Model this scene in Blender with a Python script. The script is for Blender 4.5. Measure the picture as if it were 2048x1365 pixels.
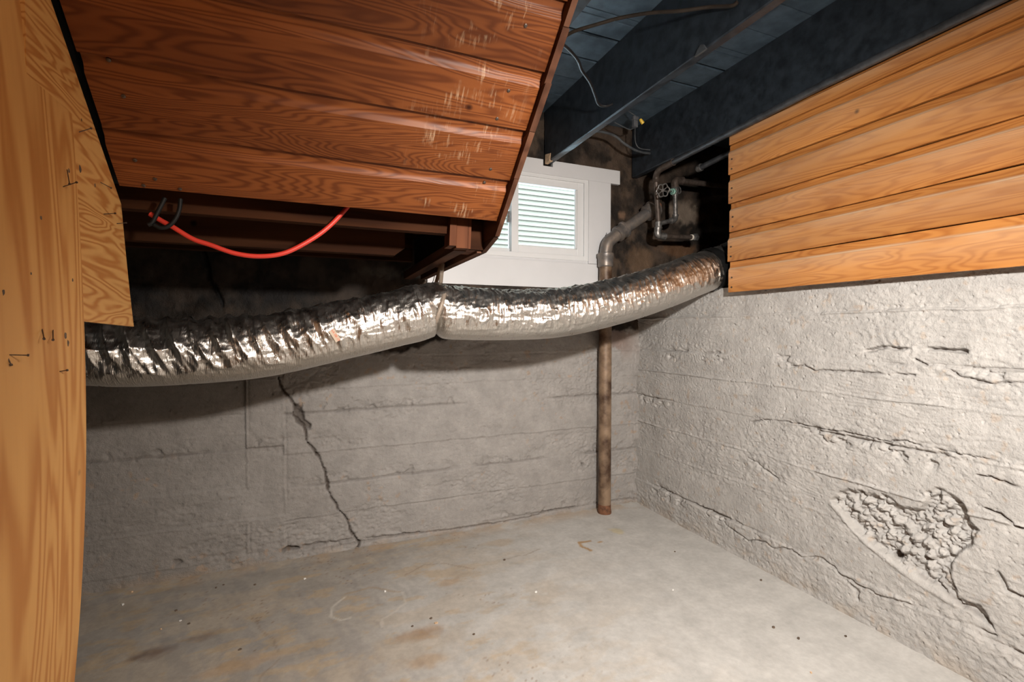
import bpy, math, random
import numpy as np
from mathutils import Vector, Matrix

for o in list(bpy.data.objects):
    bpy.data.objects.remove(o, do_unlink=True)
S = bpy.context.scene
COL = S.collection
random.seed(7)

# ------------------------------------------------------------------ camera
CAM_H = 1.2
F_PX = 951.0
YAW = math.radians(22.6)
PITCH = math.radians(1.32)
cam_d = bpy.data.cameras.new('camera')
cam_d.sensor_width = 36.0
cam_d.lens = F_PX / 2048.0 * 36.0
cam_d.clip_start = 0.02
cam = bpy.data.objects.new('camera', cam_d)
cam.location = (0, 0, CAM_H)
cam.rotation_euler = (math.pi / 2 - PITCH, 0, -YAW)
COL.objects.link(cam)
S.camera = cam
CR = cam.rotation_euler.to_matrix()

# ------------------------------------------------------------------ world, lights, exposure
W = bpy.data.worlds.new('daylight')
S.world = W
W.use_nodes = True
wb = W.node_tree.nodes['Background']
wb.inputs[0].default_value = (0.66, 0.84, 1.0, 1)
wb.inputs[1].default_value = 20.0

def point_light(name, loc, energy, color, radius):
    d = bpy.data.lights.new(name, 'POINT')
    d.energy = energy
    d.color = color
    d.shadow_soft_size = radius
    o = bpy.data.objects.new(name, d)
    o.location = loc
    COL.objects.link(o)
    return o

# work lamp beside the camera, aimed at the far right corner, and an added weak warm fill light behind it
sd_ = bpy.data.lights.new('work_lamp', 'SPOT')
sd_.energy = 305.0
sd_.color = (1.0, 0.95, 0.89)
sd_.spot_size = math.radians(142)
sd_.spot_blend = 1.0
sd_.shadow_soft_size = 0.045
so_ = bpy.data.objects.new('work_lamp', sd_)
so_.location = (0.68, 0.0, 1.69)
so_.rotation_euler = Vector((0.82, 2.0, -1.40)).to_track_quat('-Z', 'Y').to_euler()
COL.objects.link(so_)
point_light('warm_fill', (1.1, -1.3, 2.05), 60.0, (1.0, 0.74, 0.50), 0.18)
pd = bpy.data.lights.new('window_portal', 'AREA')
pd.shape = 'RECTANGLE'
pd.size = 1.0
pd.size_y = 0.54
pd.cycles.is_portal = True
po = bpy.data.objects.new('window_portal', pd)
po.location = (1.16, 2.80, 1.915)
po.rotation_euler = (-math.pi / 2, 0, 0)
COL.objects.link(po)

S.view_settings.view_transform = 'Standard'
S.view_settings.look = 'None'
S.view_settings.gamma = 1.0
S.view_settings.exposure = 0.0
S.view_settings.use_curve_mapping = False

# ------------------------------------------------------------------ helpers
def P(px, py, X=None, Y=None, Z=None):
    """point of the photograph's pixel ray on a plane of the room"""
    d = CR @ Vector(((px - 1024.0) / F_PX, -(py - 682.5) / F_PX, -1.0))
    if X is not None:
        t = X / d.x
    elif Y is not None:
        t = Y / d.y
    else:
        t = (Z - CAM_H) / d.z
    return Vector((0, 0, CAM_H)) + d * t

ORG = {}

def tag(o, label=None, cat=None, group=None, kind=None):
    if label: o['label'] = label
    if cat: o['category'] = cat
    if group: o['group'] = group
    if kind: o['kind'] = kind
    return o

def empty(name, loc, label=None, cat=None, group=None, kind=None):
    o = bpy.data.objects.new(name, None)
    o.empty_display_size = 0.05
    o.location = loc
    COL.objects.link(o)
    ORG[o] = Vector(loc)
    return tag(o, label, cat, group, kind)

def link(o, parent, world):
    COL.objects.link(o)
    ORG[o] = Vector(world)
    if parent is not None:
        o.parent = parent
        o.location = Vector(world) - ORG[parent]
    else:
        o.location = world
    return o

def mesh_obj(name, verts, faces, mat, parent=None, smooth=False, auto=None):
    v = np.asarray([tuple(p) for p in verts], dtype=np.float64) if not isinstance(verts, np.ndarray) else verts
    c = (v.min(0) + v.max(0)) / 2
    me = bpy.data.meshes.new(name)
    me.from_pydata((v - c).tolist(), [], faces if isinstance(faces, list) else faces.tolist())
    me.validate()
    me.materials.append(mat)
    if smooth:
        me.shade_smooth()
        if auto is not None:
            me.set_sharp_from_angle(angle=math.radians(auto))
    me.update()
    o = bpy.data.objects.new(name, me)
    return link(o, parent, c)

class MB:
    def __init__(self):
        self.v = []
        self.f = []
    def box(self, x0, x1, y0, y1, z0, z1):
        b = len(self.v)
        self.v += [(x, y, z) for x in (x0, x1) for y in (y0, y1) for z in (z0, z1)]
        self.f += [[b + i for i in q] for q in ((0, 1, 3, 2), (4, 6, 7, 5), (0, 4, 5, 1), (2, 3, 7, 6), (0, 2, 6, 4), (1, 5, 7, 3))]
        return self
    def prism(self, pts, a, b):
        """polygon pts (list of Vectors) extruded from offset a to offset b (Vectors)"""
        n = len(pts); k = len(self.v)
        self.v += [tuple(Vector(p) + Vector(a)) for p in pts] + [tuple(Vector(p) + Vector(b)) for p in pts]
        self.f.append([k + i for i in range(n)][::-1])
        self.f.append([k + n + i for i in range(n)])
        for i in range(n):
            j = (i + 1) % n
            self.f.append([k + i, k + j, k + n + j, k + n + i])
        return self
    def tube(self, path, r, seg=12, cap=True, flat=1.0):
        path = [Vector(p) for p in path]
        rs = r if isinstance(r, (list, tuple)) else [r] * len(path)
        k = len(self.v)
        t0 = (path[1] - path[0]).normalized()
        up = Vector((0, 0, 1)) if abs(t0.z) < 0.9 else Vector((0, 1, 0))
        nrm = t0.cross(up).normalized()
        for i, p in enumerate(path):
            if i == 0: t = path[1] - path[0]
            elif i == len(path) - 1: t = path[-1] - path[-2]
            else: t = (path[i + 1] - p).normalized() + (p - path[i - 1]).normalized()
            t.normalize()
            nrm = (nrm - t * nrm.dot(t)).normalized()
            bn = t.cross(nrm)
            for s in range(seg):
                a = 2 * math.pi * s / seg
                self.v.append(tuple(p + nrm * (math.cos(a) * rs[i]) + bn * (math.sin(a) * rs[i] * flat)))
        for i in range(len(path) - 1):
            for s in range(seg):
                s2 = (s + 1) % seg
                self.f.append([k + i * seg + s, k + i * seg + s2, k + (i + 1) * seg + s2, k + (i + 1) * seg + s])
        if cap:
            self.f.append([k + s for s in range(seg)][::-1])
            self.f.append([k + (len(path) - 1) * seg + s for s in range(seg)])
        return self
    def build(self, name, mat, parent=None, smooth=False, auto=40, bevel=0.0):
        o = mesh_obj(name, self.v, self.f, mat, parent, smooth, auto)
        if bevel:
            m = o.modifiers.new('bevel', 'BEVEL')
            m.width = bevel
            m.segments = 2
            m.limit_method = 'ANGLE'
        return o

def box(name, mat, parent, x0, x1, y0, y1, z0, z1, bevel=0.0):
    return MB().box(x0, x1, y0, y1, z0, z1).build(name, mat, parent, bevel=bevel)

def smooth_path(pts, n=8):
    """Catmull-Rom through the points"""
    pts = [Vector(p) for p in pts]
    out = []
    for i in range(len(pts) - 1):
        p0 = pts[max(i - 1, 0)]; p1 = pts[i]; p2 = pts[i + 1]; p3 = pts[min(i + 2, len(pts) - 1)]
        for k in range(n):
            t = k / n
            out.append(0.5 * ((2 * p1) + (p2 - p0) * t + (2 * p0 - 5 * p1 + 4 * p2 - p3) * t * t + (3 * p1 - p0 - 3 * p2 + p3) * t ** 3))
    out.append(pts[-1])
    return out

# ---- numpy noise
_TAB = {}
def vnoise(x, y, seed):
    if seed not in _TAB:
        _TAB[seed] = np.random.RandomState(seed).rand(256 * 256).astype(np.float32)
    T = _TAB[seed]
    x = np.asarray(x, dtype=np.float32); y = np.asarray(y, dtype=np.float32)
    x, y = np.broadcast_arrays(x, y)
    xf = np.floor(x); yf = np.floor(y)
    fx = x - xf; fy = y - yf
    fx = fx * fx * (3 - 2 * fx); fy = fy * fy * (3 - 2 * fy)
    xi = xf.astype(np.int32) & 255; yi = yf.astype(np.int32) & 255
    x2 = ((xi + 1) & 255) << 8; xi = xi << 8
    y2 = (yi + 1) & 255
    a = T.take(xi + yi); b = T.take(x2 + yi); c = T.take(xi + y2); d = T.take(x2 + y2)
    a = a + (b - a) * fx
    c = c + (d - c) * fx
    return a + (c - a) * fy

def fbm(x, y, s, octv=4, seed=0, g=0.5):
    t = 0; a = 1; n = 0
    for o in range(octv):
        t = t + a * vnoise(x * s + 17.3 * o, y * s + 5.1 * o, seed + o)
        n += a; a *= g; s *= 2.03
    return t / n

def worley(x, y, s, seed):
    rng = np.random.RandomState(seed)
    JX = rng.rand(128, 128); JY = rng.rand(128, 128); H = rng.rand(128, 128)
    u = x * s; v = y * s
    ui = np.floor(u).astype(int); vi = np.floor(v).astype(int)
    best = np.full(u.shape, 9.0); hh = np.zeros(u.shape)
    for i in (-1, 0, 1):
        for j in (-1, 0, 1):
            cx = (ui + i); cy = (vi + j)
            px = cx + JX[cx % 128, cy % 128]; py = cy + JY[cx % 128, cy % 128]
            d = np.hypot(u - px, v - py)
            m = d < best
            best = np.where(m, d, best)
            hh = np.where(m, H[cx % 128, cy % 128], hh)
    return best, hh

def sstep(a, b, x):
    t = np.clip((x - a) / (b - a), 0, 1)
    return t * t * (3 - 2 * t)

def inpoly(x, y, poly):
    r = np.zeros(x.shape, bool)
    n = len(poly); j = n - 1
    for i in range(n):
        xi, yi = poly[i]; xj, yj = poly[j]
        c = ((yi > y) != (yj > y)) & (x < (xj - xi) * (y - yi) / (yj - yi + 1e-12) + xi)
        r ^= c
        j = i
    return r

def segdist(x, y, pts):
    d = np.full(x.shape, 9.0)
    for (x0, y0), (x1, y1) in zip(pts[:-1], pts[1:]):
        dx = x1 - x0; dy = y1 - y0
        t = np.clip(((x - x0) * dx + (y - y0) * dy) / (dx * dx + dy * dy), 0, 1)
        d = np.minimum(d, np.hypot(x - x0 - t * dx, y - y0 - t * dy))
    return d

def polydist(x, y, poly):
    """signed distance, positive inside"""
    d = segdist(x, y, list(poly) + [poly[0]])
    return np.where(inpoly(x, y, poly), d, -d)

def grid_faces(nu, nv, keep=None):
    i, j = np.meshgrid(np.arange(nu - 1), np.arange(nv - 1), indexing='ij')
    a = (i * nv + j).ravel()
    f = np.stack([a, a + nv, a + nv + 1, a + 1], 1)
    if keep is not None:
        f = f[keep.ravel()]
    return f

def grid_obj(name, V, F, cols, mat, flip=False):
    """V (n,3) numpy, F (m,4) numpy, cols (n,3) linear colours"""
    if flip:
        F = F[:, ::-1]
    c = (V.min(0) + V.max(0)) / 2
    me = bpy.data.meshes.new(name)
    n, m = len(V), len(F)
    me.vertices.add(n)
    me.vertices.foreach_set('co', (V - c).astype(np.float32).ravel())
    me.loops.add(m * 4)
    me.loops.foreach_set('vertex_index', F.astype(np.int32).ravel())
    me.polygons.add(m)
    me.polygons.foreach_set('loop_start', np.arange(0, m * 4, 4, dtype=np.int32))
    me.update(calc_edges=True)
    me.validate()
    if cols is not None:
        ca = me.color_attributes.new('Col', 'FLOAT_COLOR', 'POINT')
        ca.data.foreach_set('color', np.concatenate([cols, np.ones((n, 1))], 1).astype(np.float32).ravel())
    me.materials.append(mat)
    me.shade_smooth()
    o = bpy.data.objects.new(name, me)
    return link(o, None, c)

def axis(*segs):
    out = [segs[0][0]]
    for a, b, st in segs:
        n = max(1, int(round((b - a) / st)))
        out += list(np.linspace(a, b, n + 1)[1:])
    return np.array(out)

# ------------------------------------------------------------------ materials
def new_mat(name):
    m = bpy.data.materials.new(name)
    m.use_nodes = True
    nt = m.node_tree
    b = nt.nodes['Principled BSDF']
    return m, nt, b

def N(nt, typ, **kw):
    n = nt.nodes.new(typ)
    for k, v in kw.items():
        if k in n.inputs.keys():
            n.inputs[k].default_value = v
        else:
            setattr(n, k, v)
    return n

def L(nt, a, b): nt.links.new(a, b)

def math_node(nt, op, a, b=None):
    n = nt.nodes.new('ShaderNodeMath'); n.operation = op
    for i, v in enumerate((a, b)):
        if v is None: continue
        if isinstance(v, (int, float)): n.inputs[i].default_value = v
        else: nt.links.new(v, n.inputs[i])
    return n.outputs[0]

def mix_rgb(nt, fac, a, b, typ='MIX'):
    n = nt.nodes.new('ShaderNodeMix'); n.data_type = 'RGBA'; n.blend_type = typ
    if isinstance(fac, (int, float)): n.inputs[0].default_value = fac
    else: nt.links.new(fac, n.inputs[0])
    for i, v in ((6, a), (7, b)):
        if isinstance(v, tuple): n.inputs[i].default_value = v if len(v) == 4 else (*v, 1)
        else: nt.links.new(v, n.inputs[i])
    return n.outputs[2]

def ramp(nt, fac, stops):
    n = nt.nodes.new('ShaderNodeValToRGB')
    e = n.color_ramp.elements
    while len(e) < len(stops): e.new(0.5)
    for k, (p, c) in enumerate(stops):
        e[k].position = p
        e[k].color = (*c, 1) if len(c) == 3 else c
    if fac is not None: nt.links.new(fac, n.inputs[0])
    return n.outputs[0]

def coords(nt, scale=(1, 1, 1), rand=True, kind='Object'):
    tc = nt.nodes.new('ShaderNodeTexCoord')
    mp = nt.nodes.new('ShaderNodeMapping')
    mp.inputs['Scale'].default_value = scale
    if rand:
        oi = nt.nodes.new('ShaderNodeObjectInfo')
        mu = nt.nodes.new('ShaderNodeVectorMath'); mu.operation = 'SCALE'
        mu.inputs[0].default_value = (37.0, 53.0, 71.0)
        nt.links.new(oi.outputs['Random'], mu.inputs['Scale'])
        ad = nt.nodes.new('ShaderNodeVectorMath'); ad.operation = 'ADD'
        nt.links.new(tc.outputs[kind], ad.inputs[0])
        nt.links.new(mu.outputs[0], ad.inputs[1])
        nt.links.new(ad.outputs[0], mp.inputs['Vector'])
    else:
        nt.links.new(tc.outputs[kind], mp.inputs['Vector'])
    return mp.outputs[0]

def noise(nt, vec, scale, detail=4, rough=0.55, dist=0.0):
    n = nt.nodes.new('ShaderNodeTexNoise')
    n.inputs['Scale'].default_value = scale
    n.inputs['Detail'].default_value = detail
    n.inputs['Roughness'].default_value = rough
    n.inputs['Distortion'].default_value = dist
    nt.links.new(vec, n.inputs['Vector'])
    return n.outputs['Fac']

def bump(nt, b, h, strength, dist):
    n = nt.nodes.new('ShaderNodeBump')
    n.inputs['Strength'].default_value = strength
    n.inputs['Distance'].default_value = dist
    nt.links.new(h, n.inputs['Height'])
    nt.links.new(n.outputs[0], b.inputs['Normal'])

def concrete_mat(name, rough=0.72, bumpd=0.0012, sc=160.0, speck=True, spec=0.35):
    m, nt, b = new_mat(name)
    at = N(nt, 'ShaderNodeAttribute', attribute_name='Col')
    v = coords(nt, rand=False)
    n1 = noise(nt, v, 9.0, 5, 0.6)
    n2 = noise(nt, v, sc, 3, 0.6)
    n3 = noise(nt, v, 45.0, 4, 0.65)
    f1 = ramp(nt, n1, [(0.3, (0.86, 0.86, 0.86)), (0.7, (1.1, 1.1, 1.1))])
    c = mix_rgb(nt, 1.0, at.outputs['Color'], f1, 'MULTIPLY')
    f2 = ramp(nt, n3, [(0.35, (0.93, 0.93, 0.93)), (0.65, (1.05, 1.05, 1.05))])
    c = mix_rgb(nt, 1.0, c, f2, 'MULTIPLY')
    if speck:
        vo = N(nt, 'ShaderNodeTexVoronoi', Scale=95.0)
        L(nt, v, vo.inputs['Vector'])
        s = ramp(nt, vo.outputs['Distance'], [(0.05, (0.45, 0.36, 0.28)), (0.11, (1, 1, 1))])
        gate = ramp(nt, noise(nt, v, 7.0, 2), [(0.52, (0, 0, 0)), (0.62, (1, 1, 1))])
        c = mix_rgb(nt, gate, c, mix_rgb(nt, 1.0, c, s, 'MULTIPLY'))
    L(nt, c, b.inputs['Base Color'])
    b.inputs['Roughness'].default_value = rough
    b.inputs['Specular IOR Level'].default_value = spec
    hsum = math_node(nt, 'ADD', math_node(nt, 'MULTIPLY', n2, 0.5), n3)
    bump(nt, b, hsum, 0.75, bumpd * 5)
    return m

def wood_mat(name, light, dark, along='x', freq=9.0, K=26.0, rough=0.45, relief=0.0006, streak=0.35, wear=None, hue=0.25, spec=0.4, light_tint=None):
    m, nt, b = new_mat(name)
    st = {'x': (0.35, 2.6, 2.6), 'y': (2.6, 0.35, 2.6), 'z': (2.6, 2.6, 0.26)}[along]
    v = coords(nt, st)
    fine = {'x': (1.5, 90, 90), 'y': (90, 1.5, 90), 'z': (90, 90, 1.5)}[along]
    vf = coords(nt, fine)
    n1 = noise(nt, v, freq * 0.25, 3, 0.45, 0.35)
    band = math_node(nt, 'SINE', math_node(nt, 'MULTIPLY', n1, K * 6.283 / 3))
    band = math_node(nt, 'ADD', math_node(nt, 'MULTIPLY', band, 0.5), 0.5)
    sharp = math_node(nt, 'POWER', band, 1.7)
    nf = noise(nt, vf, 2.0, 3, 0.6)
    g = math_node(nt, 'ADD', math_node(nt, 'MULTIPLY', sharp, 1 - streak), math_node(nt, 'MULTIPLY', nf, streak))
    c = ramp(nt, g, [(0.12, light), (0.85, dark)])
    # broad tone changes
    vb = coords(nt, {'x': (0.6, 3, 3), 'y': (3, 0.6, 3), 'z': (3, 3, 0.6)}[along])
    nb = noise(nt, vb, 1.6, 4, 0.6)
    tone = ramp(nt, nb, [(0.3, (1 - hue * 1.3, 1 - hue * 1.7, 1 - hue * 1.9)), (0.68, (1 + hue * 0.5, 1 + hue * 0.4, 1 + hue * 0.3))])
    c = mix_rgb(nt, 1.0, c, tone, 'MULTIPLY')
    # each board its own tone
    oi = nt.nodes.new('ShaderNodeObjectInfo')
    bt = ramp(nt, oi.outputs['Random'], [(0.0, (0.82, 0.80, 0.78)), (1.0, (1.12, 1.10, 1.06))])
    c = mix_rgb(nt, 1.0, c, bt, 'MULTIPLY')
    # knots and specks
    vk = coords(nt, (1, 1, 1))
    vo = N(nt, 'ShaderNodeTexVoronoi', Scale=4.5)
    L(nt, vk, vo.inputs['Vector'])
    kn = ramp(nt, vo.outputs['Distance'], [(0.025, (0.16, 0.10, 0.07)), (0.06, (1, 1, 1))])
    c = mix_rgb(nt, 1.0, c, kn, 'MULTIPLY')
    if wear:
        x0, x1, wc = wear
        geo = nt.nodes.new('ShaderNodeNewGeometry')
        sx = nt.nodes.new('ShaderNodeSeparateXYZ')
        L(nt, geo.outputs['Position'], sx.inputs[0])
        mr = N(nt, 'ShaderNodeMapRange'); mr.interpolation_type = 'SMOOTHSTEP'
        mr.inputs['From Min'].default_value = x0; mr.inputs['From Max'].default_value = (x0 + x1) / 2
        L(nt, sx.outputs[0], mr.inputs['Value'])
        mr2 = N(nt, 'ShaderNodeMapRange'); mr2.interpolation_type = 'SMOOTHSTEP'
        mr2.inputs['From Min'].default_value = x1 + 0.06; mr2.inputs['From Max'].default_value = x1 - 0.02
        L(nt, sx.outputs[0], mr2.inputs['Value'])
        box_m = math_node(nt, 'MULTIPLY', mr.outputs[0], mr2.outputs[0])
        ws = coords(nt, (70, 7, 7), rand=False, kind='Object')
        wn = noise(nt, ws, 1.3, 4, 0.7)
        wl = noise(nt, coords(nt, (1, 1, 1), rand=True), 11.0, 3, 0.6)
        wf = math_node(nt, 'MULTIPLY', ramp(nt, wn, [(0.52, (0, 0, 0)), (0.64, (1, 1, 1))]), ramp(nt, wl, [(0.52, (0, 0, 0)), (0.66, (1, 1, 1))]))
        wf = math_node(nt, 'MULTIPLY', wf, box_m)
        wf = math_node(nt, 'MULTIPLY', wf, 0.8)
        c = mix_rgb(nt, wf, c, wc)
    if light_tint:      # pale highlight painted along each board's upward ledge, with dusty worn varnish
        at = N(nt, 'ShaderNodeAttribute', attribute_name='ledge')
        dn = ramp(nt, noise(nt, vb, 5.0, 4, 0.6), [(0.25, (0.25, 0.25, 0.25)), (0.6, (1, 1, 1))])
        c = mix_rgb(nt, math_node(nt, 'MULTIPLY', at.outputs['Fac'], dn), c, light_tint)
    L(nt, c, b.inputs['Base Color'])
    b.inputs['Roughness'].default_value = rough
    b.inputs['Specular IOR Level'].default_value = spec
    bump(nt, b, g, 0.6, relief)
    return m

def plain_mat(name, col, rough=0.5, metal=0.0, var=0.25, sc=30.0, col2=None, relief=0.0, spec=0.5):
    m, nt, b = new_mat(name)
    v = coords(nt)
    n1 = noise(nt, v, sc, 4, 0.6)
    c2 = col2 if col2 else tuple(min(1, c * (1 + var)) for c in col)
    c1 = tuple(c * (1 - var) for c in col) if not col2 else col
    c = ramp(nt, n1, [(0.35, c1), (0.65, c2)])
    L(nt, c, b.inputs['Base Color'])
    b.inputs['Roughness'].default_value = rough
    b.inputs['Metallic'].default_value = metal
    b.inputs['Specular IOR Level'].default_value = spec
    if relief:
        bump(nt, b, n1, 0.6, relief)
    return m

def foil_mat(name):
    m, nt, b = new_mat(name)
    v = coords(nt, rand=False)
    vo = N(nt, 'ShaderNodeTexVoronoi', Scale=24.0)
    vo.feature = 'DISTANCE_TO_EDGE'
    dn = nt.nodes.new('ShaderNodeTexNoise'); dn.inputs['Scale'].default_value = 14.0
    L(nt, v, dn.inputs['Vector'])
    mx = nt.nodes.new('ShaderNodeVectorMath'); mx.operation = 'MULTIPLY_ADD'
    mx.inputs[1].default_value = (0.06, 0.06, 0.06)
    L(nt, dn.outputs['Color'], mx.inputs[0]); L(nt, v, mx.inputs[2])
    L(nt, mx.outputs[0], vo.inputs['Vector'])
    cr = ramp(nt, vo.outputs['Distance'], [(0.0, (0, 0, 0)), (0.16, (1, 1, 1))])
    vo2 = N(nt, 'ShaderNodeTexVoronoi', Scale=95.0); vo2.feature = 'F1'
    L(nt, mx.outputs[0], vo2.inputs['Vector'])
    def ridged(sc, k):
        r_ = noise(nt, coords(nt, sc, rand=False), 1.0, 3, 0.6, 0.6)
        return math_node(nt, 'MULTIPLY', math_node(nt, 'ABSOLUTE', math_node(nt, 'SUBTRACT', r_, 0.5)), k)
    h = math_node(nt, 'ADD', math_node(nt, 'MULTIPLY', cr, 0.30), math_node(nt, 'ADD', ridged((95, 13, 13), 5.0), ridged((38, 30, 30), 2.5)))
    h = math_node(nt, 'ADD', h, math_node(nt, 'MULTIPLY', vo2.outputs['Distance'], 0.12))
    b.inputs['Base Color'].default_value = (0.66, 0.63, 0.59, 1)
    b.inputs['Metallic'].default_value = 1.0
    rn = noise(nt, v, 25.0, 3)
    L(nt, ramp(nt, rn, [(0.3, (0.25, 0.25, 0.25)), (0.7, (0.40, 0.40, 0.40))]), b.inputs['Roughness'])
    bump(nt, b, h, 0.5, 0.0016)
    return m

M = {}
M['wall'] = concrete_mat('painted_concrete')
M['floor'] = concrete_mat('painted_floor', rough=0.55, bumpd=0.00025, sc=70.0, speck=False, spec=0.4)
M['stair'] = wood_mat('aged_fir_boards', (0.205, 0.068, 0.019), (0.120, 0.035, 0.0095), 'x', 11, 120, 0.45, 0.0006, 0.25, wear=(0.20, 0.50, (0.50, 0.35, 0.22)), hue=0.28, spec=0.22)
M['framing'] = wood_mat('dark_framing_wood', (0.055, 0.022, 0.010), (0.026, 0.010, 0.005), 'x', 7, 20, 0.85, 0.0006, 0.4, spec=0.08)
M['framing_y'] = wood_mat('dark_framing_wood_lengthwise', (0.105, 0.050, 0.030), (0.055, 0.024, 0.014), 'y', 7, 20, 0.75, 0.0006, 0.4, spec=0.15)
M['post'] = wood_mat('post_wood', (0.13, 0.048, 0.021), (0.07, 0.024, 0.010), 'z', 8, 18, 0.75, 0.0006, 0.5, spec=0.15)
M['siding'] = wood_mat('varnished_fir_siding', (0.44, 0.200, 0.056), (0.31, 0.118, 0.030), 'y', 10, 95, 0.40, 0.0004, 0.5, hue=0.22, light_tint=(0.56, 0.40, 0.26))
M['ply'] = wood_mat('plywood_vertical_grain', (0.62, 0.335, 0.110), (0.47, 0.205, 0.055), 'z', 9, 42, 0.55, 0.0002, 0.25, hue=0.06)
M['ply2'] = wood_mat('plywood_horizontal_grain', (0.62, 0.345, 0.118), (0.45, 0.190, 0.050), 'y', 13, 70, 0.55, 0.0002, 0.2, hue=0.06)
M['joist'] = plain_mat('blackened_joist_paint', (0.010, 0.0135, 0.018), 0.40, 0, 0.3, 22.0, col2=(0.026, 0.034, 0.044), relief=0.0012)
M['subfloor'] = plain_mat('dark_subfloor_paint', (0.044, 0.066, 0.088), 0.42, 0, 0.3, 14.0, col2=(0.085, 0.122, 0.158), relief=0.001)
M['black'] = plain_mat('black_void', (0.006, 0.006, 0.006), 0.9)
M['bare'] = plain_mat('bare_split_wood', (0.55, 0.38, 0.24), 0.8, 0, 0.3, 60, relief=0.002)
M['white'] = plain_mat('white_trim_paint', (0.62, 0.625, 0.64), 0.45, 0, 0.02, 6)
M['vinyl'] = plain_mat('white_vinyl', (0.68, 0.69, 0.70), 0.35, 0, 0.02, 6)
M['iron'] = plain_mat('cast_iron', (0.13, 0.125, 0.125), 0.42, 0.45, 0.3, 18.0, col2=(0.26, 0.215, 0.18), relief=0.0012)
M['rustpipe'] = plain_mat('rusty_painted_pipe', (0.060, 0.030, 0.016), 0.5, 0.15, 0.3, 9.0, col2=(0.27, 0.185, 0.12), relief=0.002)
M['rust'] = plain_mat('rust', (0.16, 0.070, 0.035), 0.8, 0.1, 0.4, 40.0, relief=0.002)
M['galv'] = plain_mat('old_galvanised_steel', (0.11, 0.105, 0.10), 0.42, 0.75, 0.3, 50.0, col2=(0.30, 0.29, 0.28), relief=0.0006)
M['darkpipe'] = plain_mat('brown_black_pipe', (0.055, 0.040, 0.032), 0.5, 0.4, 0.3, 40.0, col2=(0.11, 0.085, 0.07))
M['steelpipe'] = plain_mat('dark_steel_pipe', (0.050, 0.054, 0.060), 0.38, 0.6, 0.3, 16.0, col2=(0.115, 0.122, 0.132))
M['brass'] = plain_mat('verdigris_brass', (0.10, 0.24, 0.20), 0.6, 0.3, 0.3, 80.0, col2=(0.22, 0.36, 0.30))
M['tape'] = plain_mat('white_thread_tape', (0.75, 0.68, 0.58), 0.7)
M['foil'] = foil_mat('crinkled_foil')
M['strap'] = plain_mat('steel_strap', (0.26, 0.21, 0.165), 0.55, 0.25, 0.15, 30)
M['red'] = plain_mat('red_cable_jacket', (0.58, 0.040, 0.024), 0.45, 0, 0.08, 10)
M['rubber'] = plain_mat('black_rubber', (0.006, 0.006, 0.006), 0.55, spec=0.25)
M['cable'] = plain_mat('black_cable_jacket', (0.012, 0.012, 0.013), 0.35, spec=0.3)
M['cable_brown'] = plain_mat('brown_cloth_cable', (0.022, 0.016, 0.012), 0.7, spec=0.2)
M['cable_grey'] = plain_mat('grey_cable_jacket', (0.06, 0.066, 0.072), 0.45)
M['plastic'] = plain_mat('grey_plastic', (0.10, 0.105, 0.115), 0.4)
M['yellow'] = plain_mat('yellow_wire_nut', (0.85, 0.55, 0.06), 0.4, 0, 0.05)
M['nail'] = plain_mat('rusty_nail_steel', (0.10, 0.075, 0.06), 0.45, 0.7, 0.4, 200)
M['label'] = plain_mat('tan_label', (0.52, 0.42, 0.32), 0.6, 0, 0.05)
M['print'] = plain_mat('red_print', (0.60, 0.10, 0.03), 0.6, 0, 0.05)
M['lap'] = plain_mat('cream_lap_siding', (0.112, 0.096, 0.074), 0.6, 0, 0.03, 4, spec=0.1)
M['earth'] = plain_mat('dry_earth', (0.06, 0.042, 0.03), 0.95, 0, 0.4, 12, relief=0.01)
M['ground'] = plain_mat('pale_bounce_ground', (0.52, 0.53, 0.53), 0.9, 0, 0.3, 20, relief=0.01)  # unseen ground, made pale to bounce daylight up to the ceiling
M['greywall'] = plain_mat('grey_room_paint', (0.46, 0.44, 0.41), 0.8, 0, 0.06, 3)
M['chip'] = plain_mat('debris_chip_material', (0.12, 0.085, 0.06), 0.9)
M['chipw'] = plain_mat('white_paint_flake', (0.75, 0.73, 0.70), 0.8)

gm, gnt, gb = new_mat('window_glass')
gnt.nodes.remove(gb)
tr = gnt.nodes.new('ShaderNodeBsdfTransparent'); tr.inputs[0].default_value = (0.95, 0.98, 0.97, 1)
gl = gnt.nodes.new('ShaderNodeBsdfGlossy'); gl.inputs['Roughness'].default_value = 0.02
fr = gnt.nodes.new('ShaderNodeFresnel'); fr.inputs['IOR'].default_value = 1.45
mxs = gnt.nodes.new('ShaderNodeMixShader')
L(gnt, fr.outputs[0], mxs.inputs[0]); L(gnt, tr.outputs[0], mxs.inputs[1]); L(gnt, gl.outputs[0], mxs.inputs[2])
L(gnt, mxs.outputs[0], gnt.nodes['Material Output'].inputs['Surface'])
M['glass'] = gm

# ================================================================== structure
XR = 2.05      # right concrete wall face
YB = 2.70      # back concrete wall face
WX0, WX1, WZ0, WZ1 = 0.66, 1.66, 1.645, 2.185   # window opening

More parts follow.
